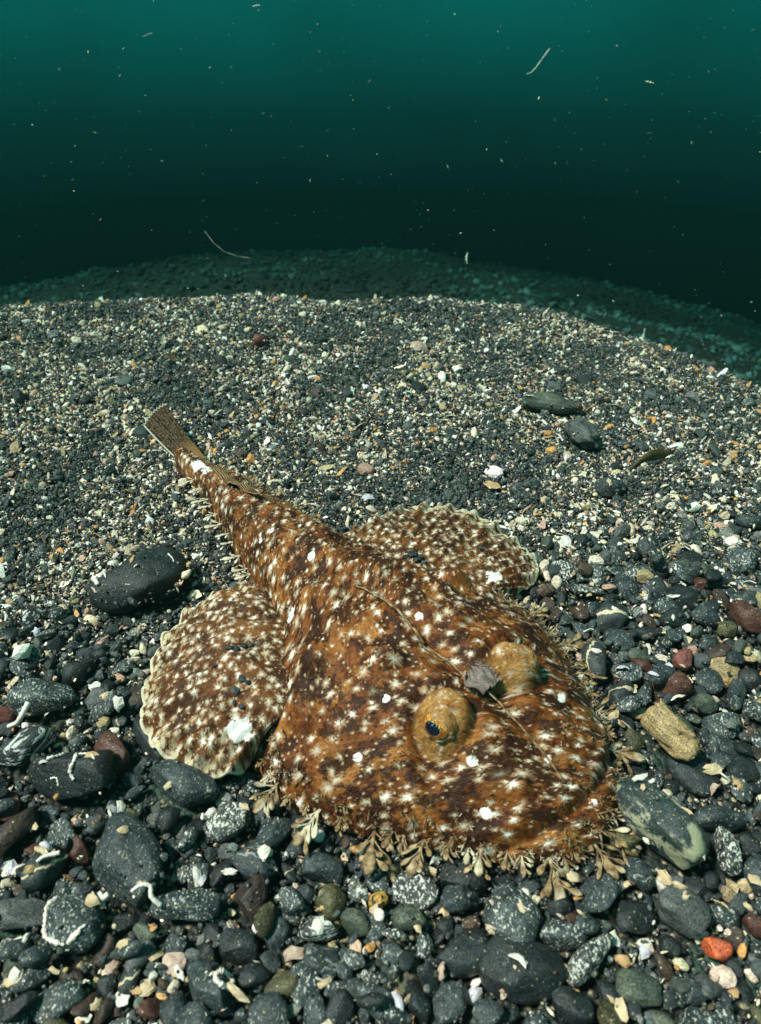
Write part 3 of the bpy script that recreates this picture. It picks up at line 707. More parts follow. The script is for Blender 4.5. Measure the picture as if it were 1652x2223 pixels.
# ------------------------------------------------------------------ stones one can name
TUBE = SH['tube']
def settle(x, y, a, b, c, rz, sink):
    sl = cellslice(x, y, a); q = ellipse_mask(sl, x, y, a, b, rz); m = q < 1
    base = float(np.percentile(HM[sl][m], 60)) if m.any() else float(seabed(x, y))
    zc = base + c * (1 - sink)
    top = zc + c * np.sqrt(np.clip(1 - q, 0, 1))
    HM[sl] = np.where(m, np.maximum(HM[sl], top), HM[sl]); OCC[sl] |= (q < .92)
    return zc
HERO = []
def hero(px, py, wpx, hpx, ang, mat, label, seed, flat=.5, tilt=(0, 0), sink=.35, cuts=5, rough=.05, cat='stone', name='stone', wide=None, zlift=0.):
    """a stone seen at (px,py), wpx long and hpx across in the photograph, lying at an angle (degrees, on the ground)"""
    z0 = float(seabed(*gp(px, py)[:2])); p = gp(px, py, z0); m = mpp(p)
    a = wpx * m / 2; el = (CAM_H - z0) / math.sqrt(p.y ** 2 + p.x ** 2 + CAM_H ** 2)        # foreshortening of the ground here
    b = hpx * m / 2; c = a * flat
    p = gp(px, py, z0 + c * .5)
    rz = R(ang); zc = settle(p.x, p.y, max(a, b), min(a, b) if a >= b else a, c, rz, sink)
    me = pebble_mesh('stone', seed, 4, cuts=cuts + 4, rough=rough * 1.25, flat=1, wide=1, cutmin=.56)
    o = obj(name, me, ST[mat]); o.location = (p.x, p.y, zc + zlift); o.scale = (a, b, c); o.rotation_euler = (R(tilt[0]), R(tilt[1]), rz)
    tag(o, label, cat); HERO.append(o); return o
def onstone(o, pts, rad, name='worm_tube', mat=None, jag=0.):
    """a chalky tube laid over a stone's surface; pts in the stone's unit plan (x,y)"""
    M = o.matrix_basis; out = []
    me = o.data; co = np.empty(len(me.vertices) * 3); me.vertices.foreach_get('co', co); co = co.reshape(-1, 3)
    q = np.linspace(0, len(pts) - 1, max(10, len(pts) * 5)); P = np.array(pts, float)
    for i, a in enumerate(q):
        x = np.interp(a, range(len(P)), P[:, 0]); y = np.interp(a, range(len(P)), P[:, 1])
        d = (co[:, 0] - x) ** 2 + (co[:, 1] - y) ** 2 + np.where(co[:, 2] < -.2, 9, 0); k = np.argsort(d)[:4]
        z = co[k, 2].mean(); pos = M @ Vector((x, y, z)); out.append(pos + Vector((0, 0, rad * .5 + jag * rr.uniform(-1, 1))))
    for _ in range(4): out = [out[0]] + [(out[i - 1] + out[i] * 2 + out[i + 1]) / 4 for i in range(1, len(out) - 1)] + [out[-1]]
    n = len(out); me2 = tube(out, [rad * .5 * (.8 + .3 * math.sin(i * 2.1) + .15 * math.sin(i * .7)) * (.55 if i in (0, n - 1) else 1) for i in range(n)], 7)
    me2.transform(M.inverted()); t = obj(name, me2, mat or TUBE, o); return t

hs = hero(305, 1262, 205, 165, 8, 'black', 'large smooth black stone with chalky white worm marks beside the fish tail', 1, flat=.55, cuts=3, sink=.45)
onstone(hs, [(-.72, .45), (-.88, .1), (-.82, -.2), (-.7, -.5)], .0038); onstone(hs, [(-.62, -.1), (-.55, -.35)], .0014); onstone(hs, [(-.2, -.6), (-.05, -.66)], .0008); onstone(hs, [(.62, .3), (.75, .1), (.7, -.3)], .0010)
hero(90, 1520, 140, 100, -20, 'speckled', 'round dark grey stone with pale mineral grain beside the near fin', 2, flat=.6)
hs = hero(272, 1868, 215, 150, -38, 'slate', 'largest smooth slate grey stone lying before the near fin', 3, flat=.5, cuts=4, sink=.2, tilt=(8, -6))
hs = hero(165, 1690, 190, 125, -10, 'black', 'black stone topped with curled pinkish worm tubes', 4, flat=.6, sink=.2)
onstone(hs, [(.1, .3), (.2, .0), (.12, -.3), (.25, -.45)], .0020); onstone(hs, [(-.25, .35), (-.3, .1), (-.45, -.1)], .0016); onstone(hs, [(.05, .45), (.4, .4), (.6, .15)], .0009); onstone(hs, [(-.3, -.5), (-.15, -.45), (-.1, -.62)], .0010)
hero(62, 1640, 120, 75, 62, 'striped', 'zebra striped black and white stone standing on edge', 5, flat=.7, sink=.1)
hero(245, 1640, 125, 72, -32, 'maroon', 'wedge shaped maroon brown stone near the scalloped fin', 6, flat=.55, sink=.15)
hero(390, 1708, 175, 88, -32, 'slate', 'long dark slate stone poking out before the near fin', 7, flat=.5, sink=.3)
hero(330, 1600, 150, 80, -52, 'black', 'smooth charcoal stone half hidden under the scalloped fin', 8, flat=.32, sink=.5, cuts=2)
hero(100, 1892, 110, 70, 78, 'veined', 'rounded dark stone crossed by a broad tan stripe', 9, flat=.7, sink=.1, cuts=2)
hs = hero(160, 2010, 150, 120, -15, 'speckled', 'speckled stone ringed by a thick white worm crust', 10, flat=.6, sink=.15)
onstone(hs, [(-.75, .55), (-.85, .2), (-.7, -.15), (-.62, -.4), (-.4, -.72), (-.1, -.82), (.2, -.8), (.5, -.62), (.62, -.35)], .0021, jag=.0006); onstone(hs, [(.35, -.7), (.5, -.4), (.66, -.1)], .0012)
hero(412, 1972, 155, 70, 10, 'speckled', 'long oval stone finely peppered with white grain', 11, flat=.5, sink=.15, cuts=3)
hero(553, 1880, 108, 90, -12, 'banded', 'oval navy black stone with faint grey bands', 12, flat=.6, sink=.15, cuts=3)
hero(543, 1950, 95, 74, 70, 'brown', 'dark chocolate brown stone with a silty foot', 13, flat=.7, sink=.15)
hero(518, 2058, 92, 72, -8, 'black', 'plain oval black stone with one white fleck', 14, flat=.55, sink=.15, cuts=2)
hs = hero(1108, 2003, 135, 118, 60, 'speckled', 'big peppery round stone with a thin pale vein', 15, flat=.7, sink=.1, cuts=3)
onstone(hs, [(.3, -.6), (.2, -.3), (.35, -.05)], .0007, 'pale_vein')
hero(1130, 2110, 180, 130, -18, 'black', 'biggest smooth blue black stone with a rusty streak', 16, flat=.55, sink=.15, cuts=3)
hs = hero(1422, 1795, 215, 118, -58, 'crusted', 'large dark stone with a pale cream crust along one side', 17, flat=.6, sink=.1, cuts=4, tilt=(10, 0))
hero(1440, 1618, 140, 72, -72, 'tan', 'knobbly tan stone with cracks leaning on dark stones', 18, flat=.6, sink=-.25, cuts=6, rough=.19, zlift=.006, tilt=(-25, 0))
hero(1500, 1668, 130, 92, -65, 'black', 'smooth dark stone behind the knobbly tan stone', 19, flat=.4, sink=.6, cuts=3)
hero(1573, 1856, 100, 72, -70, 'salt', 'upright oval stone evenly peppered grey and white', 20, flat=.7, sink=.15, cuts=3)
hero(1476, 1985, 108, 88, -55, 'grey', 'egg shaped grey stone with fine salt and pepper grain', 21, flat=.75, sink=.05, cuts=2)
hero(1372, 1990, 95, 82, 20, 'black', 'flat matt black stone beside the grey egg shaped one', 22, flat=.55, sink=.2)
hero(1552, 2062, 60, 54, 25, 'red', 'bright brick red pebble with pale flecks', 23, flat=.8, sink=.1, cat='pebble', name='pebble')
hero(1278, 2088, 145, 62, 28, 'salt', 'long black and white streaked stone', 24, flat=.5, sink=.1)
hero(1483, 1438, 50, 46, 0, 'rose', 'round dusky rose pebble among dark gravel', 25, flat=.8, sink=.1, cat='pebble', name='pebble')
hero(1596, 1512, 92, 46, 78, 'slate', 'pointed slate blade with a flat face', 26, flat=.4, sink=.1)
hero(1620, 1345, 92, 62, -60, 'maroon', 'dull purple maroon stone beside an ochre pebble', 27, flat=.6, sink=.2)
hero(1572, 1372, 54, 42, 10, 'olive', 'ochre and green pebble touching the purple stone', 28, flat=.7, sink=.1, cat='pebble', name='pebble')
hero(1360, 1468, 68, 56, -20, 'speckled', 'round speckled stone near the fish cheek', 29, flat=.75, sink=.1)
hero(1288, 1440, 105, 60, -80, 'veined', 'dark oval stone with a jagged cream vein', 30, flat=.6, sink=.2, cuts=2)
hero(1325, 1062, 70, 44, 0, 'slate', 'dark stone standing alone on the fine gravel', 31, flat=.6, sink=.2)
hero(1195, 882, 125, 46, -12, 'green', 'long flat greenish stone on the gravel slope', 32, flat=.35, sink=.15)
hero(1262, 945, 110, 56, -70, 'grey', 'rough blue grey stone lying in the slope hollow', 33, flat=.5, sink=.2, cuts=9, rough=.12)
hero(566, 742, 38, 28, 10, 'rose', 'reddish brown lump on the far gravel', 34, flat=.8, sink=.1)
hero(28, 1812, 125, 80, 75, 'brown', 'brown grey stone next to the tan striped one', 35, flat=.6, sink=.2)
hero(48, 1990, 150, 70, 4, 'grey', 'long pale grey slab under speckled stones', 36, flat=.4, sink=.2)
hs = hero(455, 2145, 150, 90, -22, 'slate', 'dark slab bearing a white ring shaped worm tube', 37, flat=.55, sink=.05, cuts=7)
onstone(hs, [(.45 + .22 * math.cos(a), .32 + .3 * math.sin(a)) for a in np.linspace(.3, 6.2, 12)], .0022); onstone(hs, [(-.05, .45), (-.1, .2)], .0014); onstone(hs, [(.1, .4), (.06, .15)], .0013)
hero(1010, 2075, 150, 92, 10, 'black', 'broad black stone tucked behind the rusty streaked one', 38, flat=.5, sink=.25, cuts=4)
hero(822, 1958, 46, 36, 28, 'gold', 'little amber and black striped pebble', 39, flat=.7, sink=.05, cat='pebble', name='pebble')
hero(690, 2022, 90, 46, -8, 'striped', 'pale blue grey banded stone before the mouth frills', 40, flat=.6, sink=.1)
hero(905, 1935, 90, 95, 50, 'salt', 'black stone thickly dusted with white grains before the mouth', 41, flat=.6, sink=.15, cuts=3)
hero(1000, 1950, 85, 75, -10, 'slate', 'angular slate stone with pale dust before the mouth', 42, flat=.7, sink=.15, cuts=9)
hero(890, 2002, 80, 50, 5, 'green', 'smooth olive grey oval stone with a fine ring', 43, flat=.7, sink=.05, cuts=2)
hero(1350, 1830, 78, 66, 20, 'olive', 'lumpy dark stone with golden flecks beside the crusted stone', 44, flat=.75, sink=.1)
hero(1380, 1900, 70, 62, -20, 'banded', 'grey banded pebble at the foot of the crusted stone', 45, flat=.75, sink=.1, cuts=2)
hero(1385, 2150, 100, 70, -12, 'green', 'smooth grey green oval stone in the coarse gravel', 46, flat=.5, sink=.1, cuts=2)
hero(1240, 2190, 120, 70, -30, 'black', 'wedge of black stone at the end of the streaked one', 47, flat=.6, sink=.2)
hero(1560, 1780, 120, 60, -14, 'slate', 'dull slate oval beyond the crusted stone', 48, flat=.5, sink=.25, cuts=3)
hero(1010, 1905, 120, 85, 0, 'black', 'black stone tucked under the middle mouth frills', 49, flat=.5, sink=.4, cuts=3)
hero(700, 1885, 95, 80, 10, 'slate', 'stout slate stone under the near side mouth frills', 50, flat=.6, sink=.25, cuts=4)
hero(500, 1790, 100, 78, 0, 'salt', 'knobbly stone full of white grains before the fin', 51, flat=.65, sink=.2)
hero(590, 1815, 90, 75, 0, 'slate', 'plump grey stone touching the near jaw frills', 52, flat=.65, sink=.2)

# shell pieces and worm tubes one can name
def shell(px, py, wpx, ang, mat, i, label, tilt=(15, 10), name='shell_fragment', cat='shell', sy=1., lift=.3):
    p0 = gp(px, py, float(seabed(*gp(px, py)[:2]))); a = wpx * mpp(p0) / 2
    z = settle(p0.x, p0.y, a, a * .7, a * .2, R(ang), .0)
    o = obj(name, flk(i, mat)); o.location = (p0.x, p0.y, z + a * lift); o.scale = (a, a * sy, a); o.rotation_euler = (R(tilt[0]), R(tilt[1]), R(ang)); tag(o, label, cat); return o
shell(385, 2095, 62, 10, 'pink', 0, 'flat salmon pink shell piece before the streaky slab')
shell(1352, 2088, 46, -25, 'orange', 1, 'yellow orange shell piece beside the streaked stone')
shell(1402, 2066, 46, 20, 'lavender', 2, 'pale lavender shell piece next to the yellow one')
shell(1032, 2165, 52, 30, 'lavender', 3, 'lilac shell piece leaning on the rusty streaked stone', tilt=(35, 0))
shell(1537, 1692, 58, 5, 'cream', 4, 'domed cream shell beyond the knobbly tan stone')
shell(640, 2075, 60, 12, 'pink', 5, 'arched pinkish shell edge in the coarse gravel')
shell(700, 1755, 40, 0, 'cream', 6, 'cream chip under the near jaw frills')
shell(1430, 1925, 60, -35, 'white', 7, 'slender glassy white shell below the crusted stone', sy=.45)
shell(1222, 1900, 62, 25, 'white', 8, 'curved white shell edge under the jaw frills', sy=.5)
shell(320, 2150, 46, 0, 'cream', 9, 'broken cream shell with orange rim beside the slab')
shell(1408, 1408, 42, 80, 'white', 1, 'sharp white shell splinter beside the vein stone', sy=.5)
shell(910, 757, 52, 5, 'pink', 2, 'knobbly pink coral scrap on the far gravel', name='coral_fragment', cat='coral')
shell(925, 796, 30, 0, 'orange', 3, 'orange shell chip below the pink coral scrap')
shell(1070, 1060, 46, -25, 'orange', 4, 'apricot shell piece beyond the far fin')
shell(800, 1085, 38, 30, 'lavender', 5, 'glassy pale shell beyond the far fin')
shell(395, 1210, 26, 15, 'orange', 6, 'small golden shell beside the smooth black stone')
shell(62, 700, 30, 20, 'white', 7, 'white crescent shell at the crest of the slope', sy=.5)
shell(520, 2180, 70, -30, 'cream', 8, 'long cream shell slab below the ring tube', sy=.45)
shell(245, 2100, 40, 20, 'pink', 9, 'pinkish chip between speckled stones')
def worm(pts, rad, label, mat='tube', name='worm_tube'):
    P = []
    for (px, py) in pts:
        p = gp(px, py, .006); sl = cellslice(p.x, p.y, .004); z = float(HM[sl].max()) if HM[sl].size else 0.; P.append(gp(px, py, z + rad * .6))
    n = 24; q = np.linspace(0, len(P) - 1, n); out = [P[int(min(math.floor(a), len(P) - 2))].lerp(P[int(min(math.floor(a), len(P) - 2)) + 1], a - min(math.floor(a), len(P) - 2)) for a in q]
    for _ in range(6): out = [out[0]] + [(out[i - 1] + out[i] * 2 + out[i + 1]) / 4 for i in range(1, n - 1)] + [out[-1]]
    b = out[0].copy(); me = tube([p - b for p in out], [rad * (.42 + .22 * i / n + .08 * math.sin(i * 2.3)) for i in range(n)], 8)
    o = obj(name, me, SH[mat]); o.location = b; tag(o, label, 'worm tube'); return o
worm([(0, 1588), (20, 1575), (38, 1570), (48, 1550), (62, 1525)], .0022, 'forked chalk white worm tube by the round grained stone')
worm([(285, 1935), (305, 1918), (330, 1920), (325, 1945), (350, 1965)], .0016, 'looped pinkish white worm tube on the largest slate stone')
worm([(415, 1860), (432, 1852), (440, 1865), (425, 1880), (415, 1895), (440, 1900)], .0014, 'curled ivory worm tube behind the long oval stone')
worm([(80, 1870), (95, 1858), (130, 1850)], .0015, 'short pale worm tube above the tan striped stone')
worm([(215, 1935), (225, 1950), (235, 1940)], .0018, 'tiny white worm loop beside the speckled stone')
# blade of drift weed
v = []; f = []; A, B = gp(1368, 1018, .010), gp(1466, 968, .016)
for i in range(16):
    q = i / 15; c = A.lerp(B, q); wd = .0045 * math.sin(PI * min(q * .9 + .08, 1)) ** .7; up = Vector((.35, .5, .7)).normalized()
    c = c + Vector((0, 0, .004 * math.sin(q * 5)))
    for sg in (-1, 1):
        for th in (0, .0005): v.append(c + up * (wd * sg) + Vector((-.3, -.8, .4)) * th - A)
for i in range(15):
    b = i * 4; f += [(b, b + 4, b + 6, b + 2), (b + 1, b + 3, b + 7, b + 5), (b, b + 1, b + 5, b + 4), (b + 2, b + 6, b + 7, b + 3)]
f += [(0, 2, 3, 1), (60, 61, 63, 62)]
o = obj('weed_blade', mesh('weed_blade', v, f), simple('weed', (.07, .06, .015), (.035, .032, .012), 200)); o.location = A
tag(o, 'olive brown blade of drift weed on the gravel slope', 'seaweed')

# ------------------------------------------------------------------ gravel
def coarse(x, y):
    edge = np.interp(x, [-.4, -.15, -.05, .1, .4], [.25, .27, .26, .34, .37])
    return 1 - sstep(edge - .09, edge + .06, y)
def inview(x, y, z, mx=.42, my=.22):
    px, py, d = proj(x, y, z); return (px > -mx * W0) & (px < (1 + mx) * W0) & (py < (1 + my) * H0) & (py > .2 * H0)
DARTS = []
HEROOCC = OCC.copy()
def darts(n, r0, r1, power, xr=(-.47, .47), yr=(.048, .80), tol=.16):
    for _ in range(n):
        x = random.uniform(*xr); y = random.uniform(*yr)
        if random.random() > float(coarse(x, y)) ** power: continue
        if not bool(inview(x, y, 0.)): continue
        r_ = r0 + (r1 - r0) * random.random() ** 1.6; wd = random.choice((.6, .72, .82, .92)); rz = random.uniform(0, PI)
        sl = cellslice(x, y, r_); q = ellipse_mask(sl, x, y, r_, r_ * wd, rz); m = q < 1
        if not m.any() or OCC[sl][m].mean() > tol or HEROOCC[sl][m].mean() > .08: continue
        c = r_ * random.uniform(.34, .62); base = float(np.percentile(HM[sl][m], 42)); zc = base + c * random.uniform(.4, .9)
        zc = min(zc, float(BASE[sl][m].mean()) + .009 + c * .9)
        HM[sl] = np.where(m, np.maximum(HM[sl], zc + c * np.sqrt(np.clip(1 - q, 0, 1))), HM[sl]); OCC[sl] |= (q < .8)
        DARTS.append((x, y, zc, r_, wd, c, rz))
darts(1000, .0080, .0115, 1.5, yr=(.048, .40), tol=.22)
darts(8000, .0052, .0084, 1.2, yr=(.048, .46), tol=.30)
darts(13500, .0036, .0056, 1., yr=(.048, .52), tol=.33)
darts(17000, .0022, .0037, .7, yr=(.048, .58), tol=.36)
for _ in range(150):                       # a few larger stones scattered on the fine slope
    x = random.uniform(-.42, .42); y = random.uniform(.3, .74)
    if not bool(inview(x, y, 0.)): continue
    r_ = random.uniform(.003, .0085); sl = cellslice(x, y, r_); q = ellipse_mask(sl, x, y, r_, r_ * .8, 0); m = q < 1
    if not m.any() or OCC[sl][m].mean() > .05: continue
    c = r_ * .5; zc = float(HM[sl][m].mean()) + c * .35; OCC[sl] |= (q < .9); HM[sl] = np.where(m, np.maximum(HM[sl], zc + c * np.sqrt(np.clip(1 - q, 0, 1))), HM[sl])
    DARTS.append((x, y, zc, r_, .8, c, random.uniform(0, PI)))

for _ in range(520):                       # stones lying on other stones
    x = random.uniform(-.3, .3); y = random.uniform(.07, .33)
    if random.random() > float(coarse(x, y)) or not bool(inview(x, y, 0.)): continue
    r_ = random.uniform(.0030, .0075); wd = random.choice((.6, .75, .9)); rz = random.uniform(0, PI); sl = cellslice(x, y, r_); q = ellipse_mask(sl, x, y, r_, r_ * wd, rz); m = q < 1
    if not m.any() or FISHMASK[sl][m].any() or HEROOCC[sl][m].mean() > .1 or HM[sl][m].max() > .016: continue
    c = r_ * random.uniform(.4, .6); zc = float(np.percentile(HM[sl][m], 65)) + c * .75
    HM[sl] = np.where(m, np.maximum(HM[sl], zc + c * np.sqrt(np.clip(1 - q, 0, 1))), HM[sl]); OCC[sl] |= (q < .9); DARTS.append((x, y, zc, r_, wd, c, rz))

KINDS = [('black', 'plain black'), ('slate', 'dark slate grey'), ('speckled', 'dark pale-flecked'), ('salt', 'white-grained peppery'), ('green', 'grey green'), ('olive', 'golden flecked olive'), ('maroon', 'maroon'), ('brown', 'dark brown'), ('grey', 'mid grey granular'), ('banded', 'grey banded'), ('veined', 'pale veined'), ('tan', 'tan'), ('rose', 'dusky rose'), ('striped', 'black and white striped')]
KW = [.20, .23, .25, .07, .06, .02, .025, .05, .035, .03, .02, .006, .002, .002]
LAND = []
for o in list(COL.objects):
    if o.parent is None and o.get('category') in ('stone', 'pebble', 'shell', 'coral', 'worm tube', 'seaweed'):
        wds = o['label'].split(); cut = len(wds)
        for w_ in ('with', 'topped', 'beside', 'lying', 'standing', 'near', 'poking', 'half', 'crossed', 'ringed', 'finely', 'leaning', 'behind', 'touching', 'bearing', 'tucked', 'before', 'thickly', 'at', 'in', 'under', 'on', 'among', 'evenly', 'next', 'full', 'beyond', 'below', 'between', 'by', 'above'):
            if w_ in wds[1:]: cut = min(cut, wds.index(w_))
        LAND.append((o.location.x, o.location.y, ' '.join(wds[:max(cut, 2)])))
def region(x, y):
    best = min(LAND, key=lambda o: (o[0] - x) ** 2 + (o[1] - y) ** 2); dst = math.hypot(best[0] - x, best[1] - y)
    if dst < .024: return 'next to the ' + best[2]
    if dst < .09: return 'a little way off the ' + best[2]
    s_, t_ = xy2st(x, y)
    if inside(shrink(LFG, 1.5), np.array(x), np.array(y)): return 'round the scalloped near fin'
    if y > .36: return 'on the fine gravel slope behind the fish'
    if s_ < .0 or (s_ < .06 and y < .2): return 'in the coarse gravel before the mouth'
    if t_ > 0: return 'beside the far cheek and far fin'
    return 'in the gravel beside the near flank'
vis = []
for d in DARTS:
    px, py, dep = proj(np.array(d[0]), np.array(d[1]), np.array(d[2]))
    ok = -20 < px < W0 + 20 and 600 < py < H0 + 30
    vis.append((d[3] / float(dep)) if ok else 0)
order = np.argsort(-np.array(vis)); single = set(int(i) for i in order[:240] if vis[int(i)] > 0)
REST = []
for i, d in enumerate(DARTS):
    if i not in single: REST.append(d); continue
    x, y, zc, r_, wd, c, rz = d
    mat, adj = random.choices(KINDS, KW)[0]
    size = 'larger' if r_ > .0088 else 'small'
    lab = f'{size} {adj} pebble {region(x, y)}'
    o = obj('pebble', peb(random.randrange(18), mat)); o.location = (x, y, zc); o.scale = (r_, r_ * wd / .76, c / .55)
    o.rotation_euler = (random.gauss(0, .32), random.gauss(0, .32), rz); tag(o, lab, 'pebble', lab)

# shell chips lying on top, the larger ones singly
SHW = [('cream', 'cream'), ('white', 'white'), ('pink', 'pinkish'), ('orange', 'orange'), ('lavender', 'pale lilac')]
cnt = 0
while cnt < 290:
    x = random.uniform(-.40, .40); y = random.uniform(.08, .56)
    if not bool(inview(x, y, 0., .0, .0)) or bool(in_body_f(np.array(x), np.array(y), 1.05)): continue
    far = y > .33
    if far and random.random() < .7: continue
    a = random.uniform(.0019, .0047) * (1.15 if far else 1); sl = cellslice(x, y, a * .6)
    if HM[sl].size == 0 or FISHMASK[sl].any(): continue
    z = float(np.percentile(HM[sl], 55)); mat, adj = random.choices(SHW, (.42, .27, .13, .13, .05))[0]
    o = obj('shell_fragment', flk(random.randrange(10), mat)); o.location = (x, y, z + a * .18); o.scale = (a, a * random.uniform(.6, 1), a)
    o.rotation_euler = (random.gauss(0, .5), random.gauss(0, .5), random.uniform(0, 6.28))
    lab = f"{'broad' if a > .0041 else 'tiny' if a < .0029 else 'small'} {adj} shell chip {region(x, y)}"; tag(o, lab, 'shell', lab); cnt += 1

# grit that has settled on the fins
GR = [(500, 1408), (515, 1412), (530, 1405), (545, 1400), (470, 1447), (525, 1478), (540, 1482), (512, 1500), (508, 1530), (522, 1536)]
LFo = [c for c in fish.children if c.name.startswith('pectoral_fin')]
def fin_hit(o, px, py):
    co = np.empty(len(o.data.vertices) * 3); o.data.vertices.foreach_get('co', co); co = co.reshape(-1, 3)[:len(o.data.vertices) // 2] + np.array(fish.location)
    a, b, _ = proj(co[:, 0], co[:, 1], co[:, 2]); return co[np.argmin((a - px) ** 2 + (b - py) ** 2)]
for i, (px, py) in enumerate(GR):
    c = fin_hit(LFo[0], px, py); r_ = random.uniform(.0016, .0026)
    o = obj('pebble', peb(i % 18, ('black', 'slate')[i % 2])); o.location = (c[0], c[1], c[2] + r_ * .45); o.scale = (r_ * random.uniform(.7, 1.3), r_ * random.uniform(.6, 1.1), r_ * .7); o.rotation_euler = (random.gauss(0, .3), random.gauss(0, .3), i * 1.7)
    tag(o, 'tiny dark pebble lying on the scalloped near fin', 'pebble', 'grit on the near fin')
for i, (px, py) in enumerate([(895, 1205), (912, 1212), (880, 1213), (920, 1222), (905, 1218), (1040, 1190)]):
    c = fin_hit(LFo[1], px, py); r_ = random.uniform(.0022, .0034)
    o = obj('pebble', peb(i + 3, ('black', 'slate')[i % 2])); o.location = (c[0], c[1], c[2] + r_ * .45); o.scale = (r_ * random.uniform(.7, 1.3), r_ * random.uniform(.6, 1.1), r_ * .7); o.rotation_euler = (random.gauss(0, .3), random.gauss(0, .3), i * 1.7)
    tag(o, 'tiny dark pebble lying on the far fin', 'pebble', 'grit on the far fin')

# the rest of the gravel: grains far too many to count
def grainmat():
    k = NT('gravel_grain'); g = k.n('NewGeometry'); p = g.outputs['Position']
    t = k.n('Attribute', attribute_type='INSTANCER', attribute_name='tint').outputs['Color']; sp = k.n('Attribute', attribute_type='INSTANCER', attribute_name='fleck').outputs['Fac']
    n1 = k.noise(p, 900, 3, .6); col = k.mix(1., t, k.mix(k.ss(n1, .3, .7), (.6, .6, .6), (1.4, 1.4, 1.4)), 'MULTIPLY')
    v = k.vor(p, 800.); rn = k.n('SeparateColor', i0=v.outputs['Color']).outputs[0]
    col = k.mix(k.math('MULTIPLY', k.math('MULTIPLY', k.ss(v.outputs['Distance'], .5, .25), k.ss(rn, .5, .6)), sp), col, (.48, .48, .42))
    k.bump(n1, .6, .0008); return k.fin(col, .65, .3)
GM = grainmat()
tcol = bpy.data.collections.new('grain_shapes')
NG = 12
for i in range(NG):
    me = mesh('grain', *pebble_verts(700 + i, 2, cuts=(6, 10)[i % 2], rough=.10, cutmin=.5, flat=(.5, .65, .8)[i % 3], wide=(.65, .8, .95)[(i // 3) % 3]), smooth=(i % 3 == 0)); me.materials.append(GM)
    tcol.objects.link(bpy.data.objects.new(f'grain_{i:02d}', me))
for i in range(5):
    v, f = flake_verts(800 + i, 8, 1); me = mesh('grain', v, f, False); me.materials.append(GM); tcol.objects.link(bpy.data.objects.new(f'grain_{NG + i:02d}', me))
def gn_scatter():
    ng = bpy.data.node_groups.new('scatter_grains', 'GeometryNodeTree')
    ng.interface.new_socket('Geometry', in_out='INPUT', socket_type='NodeSocketGeometry'); ng.interface.new_socket('Geometry', in_out='OUTPUT', socket_type='NodeSocketGeometry')
    N = lambda t: ng.nodes.new(t); L = ng.links.new
    gi, go = N('NodeGroupInput'), N('NodeGroupOutput'); ci = N('GeometryNodeCollectionInfo'); ci.inputs['Collection'].default_value = tcol
    ci.inputs['Separate Children'].default_value = True; ci.inputs['Reset Children'].default_value = True
    m2p = N('GeometryNodeMeshToPoints'); ip = N('GeometryNodeInstanceOnPoints'); ip.inputs['Pick Instance'].default_value = True
    def attr(n, t): a = N('GeometryNodeInputNamedAttribute'); a.data_type = t; a.inputs[0].default_value = n; return a.outputs[0]
    L(gi.outputs[0], m2p.inputs[0]); L(m2p.outputs[0], ip.inputs['Points']); L(ci.outputs[0], ip.inputs['Instance'])
    L(attr('shape', 'INT'), ip.inputs['Instance Index']); L(attr('size', 'FLOAT_VECTOR'), ip.inputs['Scale'])
    e2r = N('FunctionNodeEulerToRotation'); L(attr('turn', 'FLOAT_VECTOR'), e2r.inputs[0]); L(e2r.outputs[0], ip.inputs['Rotation'])
    L(ip.outputs[0], go.inputs[0]); return ng
NGR = gn_scatter()
def scatter(name, P, size, turn, shape, tint, fleck, label, cat):
    me = bpy.data.meshes.new(name); me.vertices.add(len(P)); me.vertices.foreach_set('co', np.asarray(P, np.float32).ravel())
    for nme, ty, fld, a in (('size', 'FLOAT_VECTOR', 'vector', size), ('turn', 'FLOAT_VECTOR', 'vector', turn), ('fleck', 'FLOAT', 'value', fleck)):
        me.attributes.new(nme, ty, 'POINT').data.foreach_set(fld, np.asarray(a, np.float32).ravel())
    me.attributes.new('shape', 'INT', 'POINT').data.foreach_set('value', np.asarray(shape, np.int32))
    me.attributes.new('tint', 'FLOAT_COLOR', 'POINT').data.foreach_set('color', np.hstack([tint, np.ones((len(P), 1))]).astype(np.float32).ravel())
    me.update(); me.materials.append(GM)
    o = obj(name, me); md = o.modifiers.new('grains', 'NODES'); md.node_group = NGR; tag(o, label, cat, kind='stuff'); return o
PAL = np.array([(.017, .022, .024), (.032, .041, .043), (.062, .072, .072), (.046, .058, .050), (.060, .040, .028), (.12, .125, .115), (.60, .50, .37), (.76, .73, .65), (.50, .24, .08), (.46, .27, .20), (.33, .25, .13)])
PF = np.array([.25, .18, .08, .05, .05, .04, .185, .11, .045, .03, .045]); PC = np.array([.23, .23, .13, .08, .07, .05, .10, .045, .025, .02, .03])
def tints(n, y, cf, x=None):
    cl = 0. if x is None else .9 * vnoise(x * 22, y * 22, 3.) + .5 * vnoise(x * 60, y * 60, 6.)
    a = rng.choice(len(PAL), n, p=PF / PF.sum()); b = rng.choice(len(PAL), n, p=PC / PC.sum()); i = np.where(rng.random(n) < cf, b, a); drk = rng.choice(4, n); i = np.where((i >= 6) & (rng.random(n) < np.clip(.22 - cl, 0, .8)), drk, i)
    return PAL[i] * rng.uniform(.75, 1.3, (n, 1)) * rng.uniform(.93, 1.07, (n, 3)), i
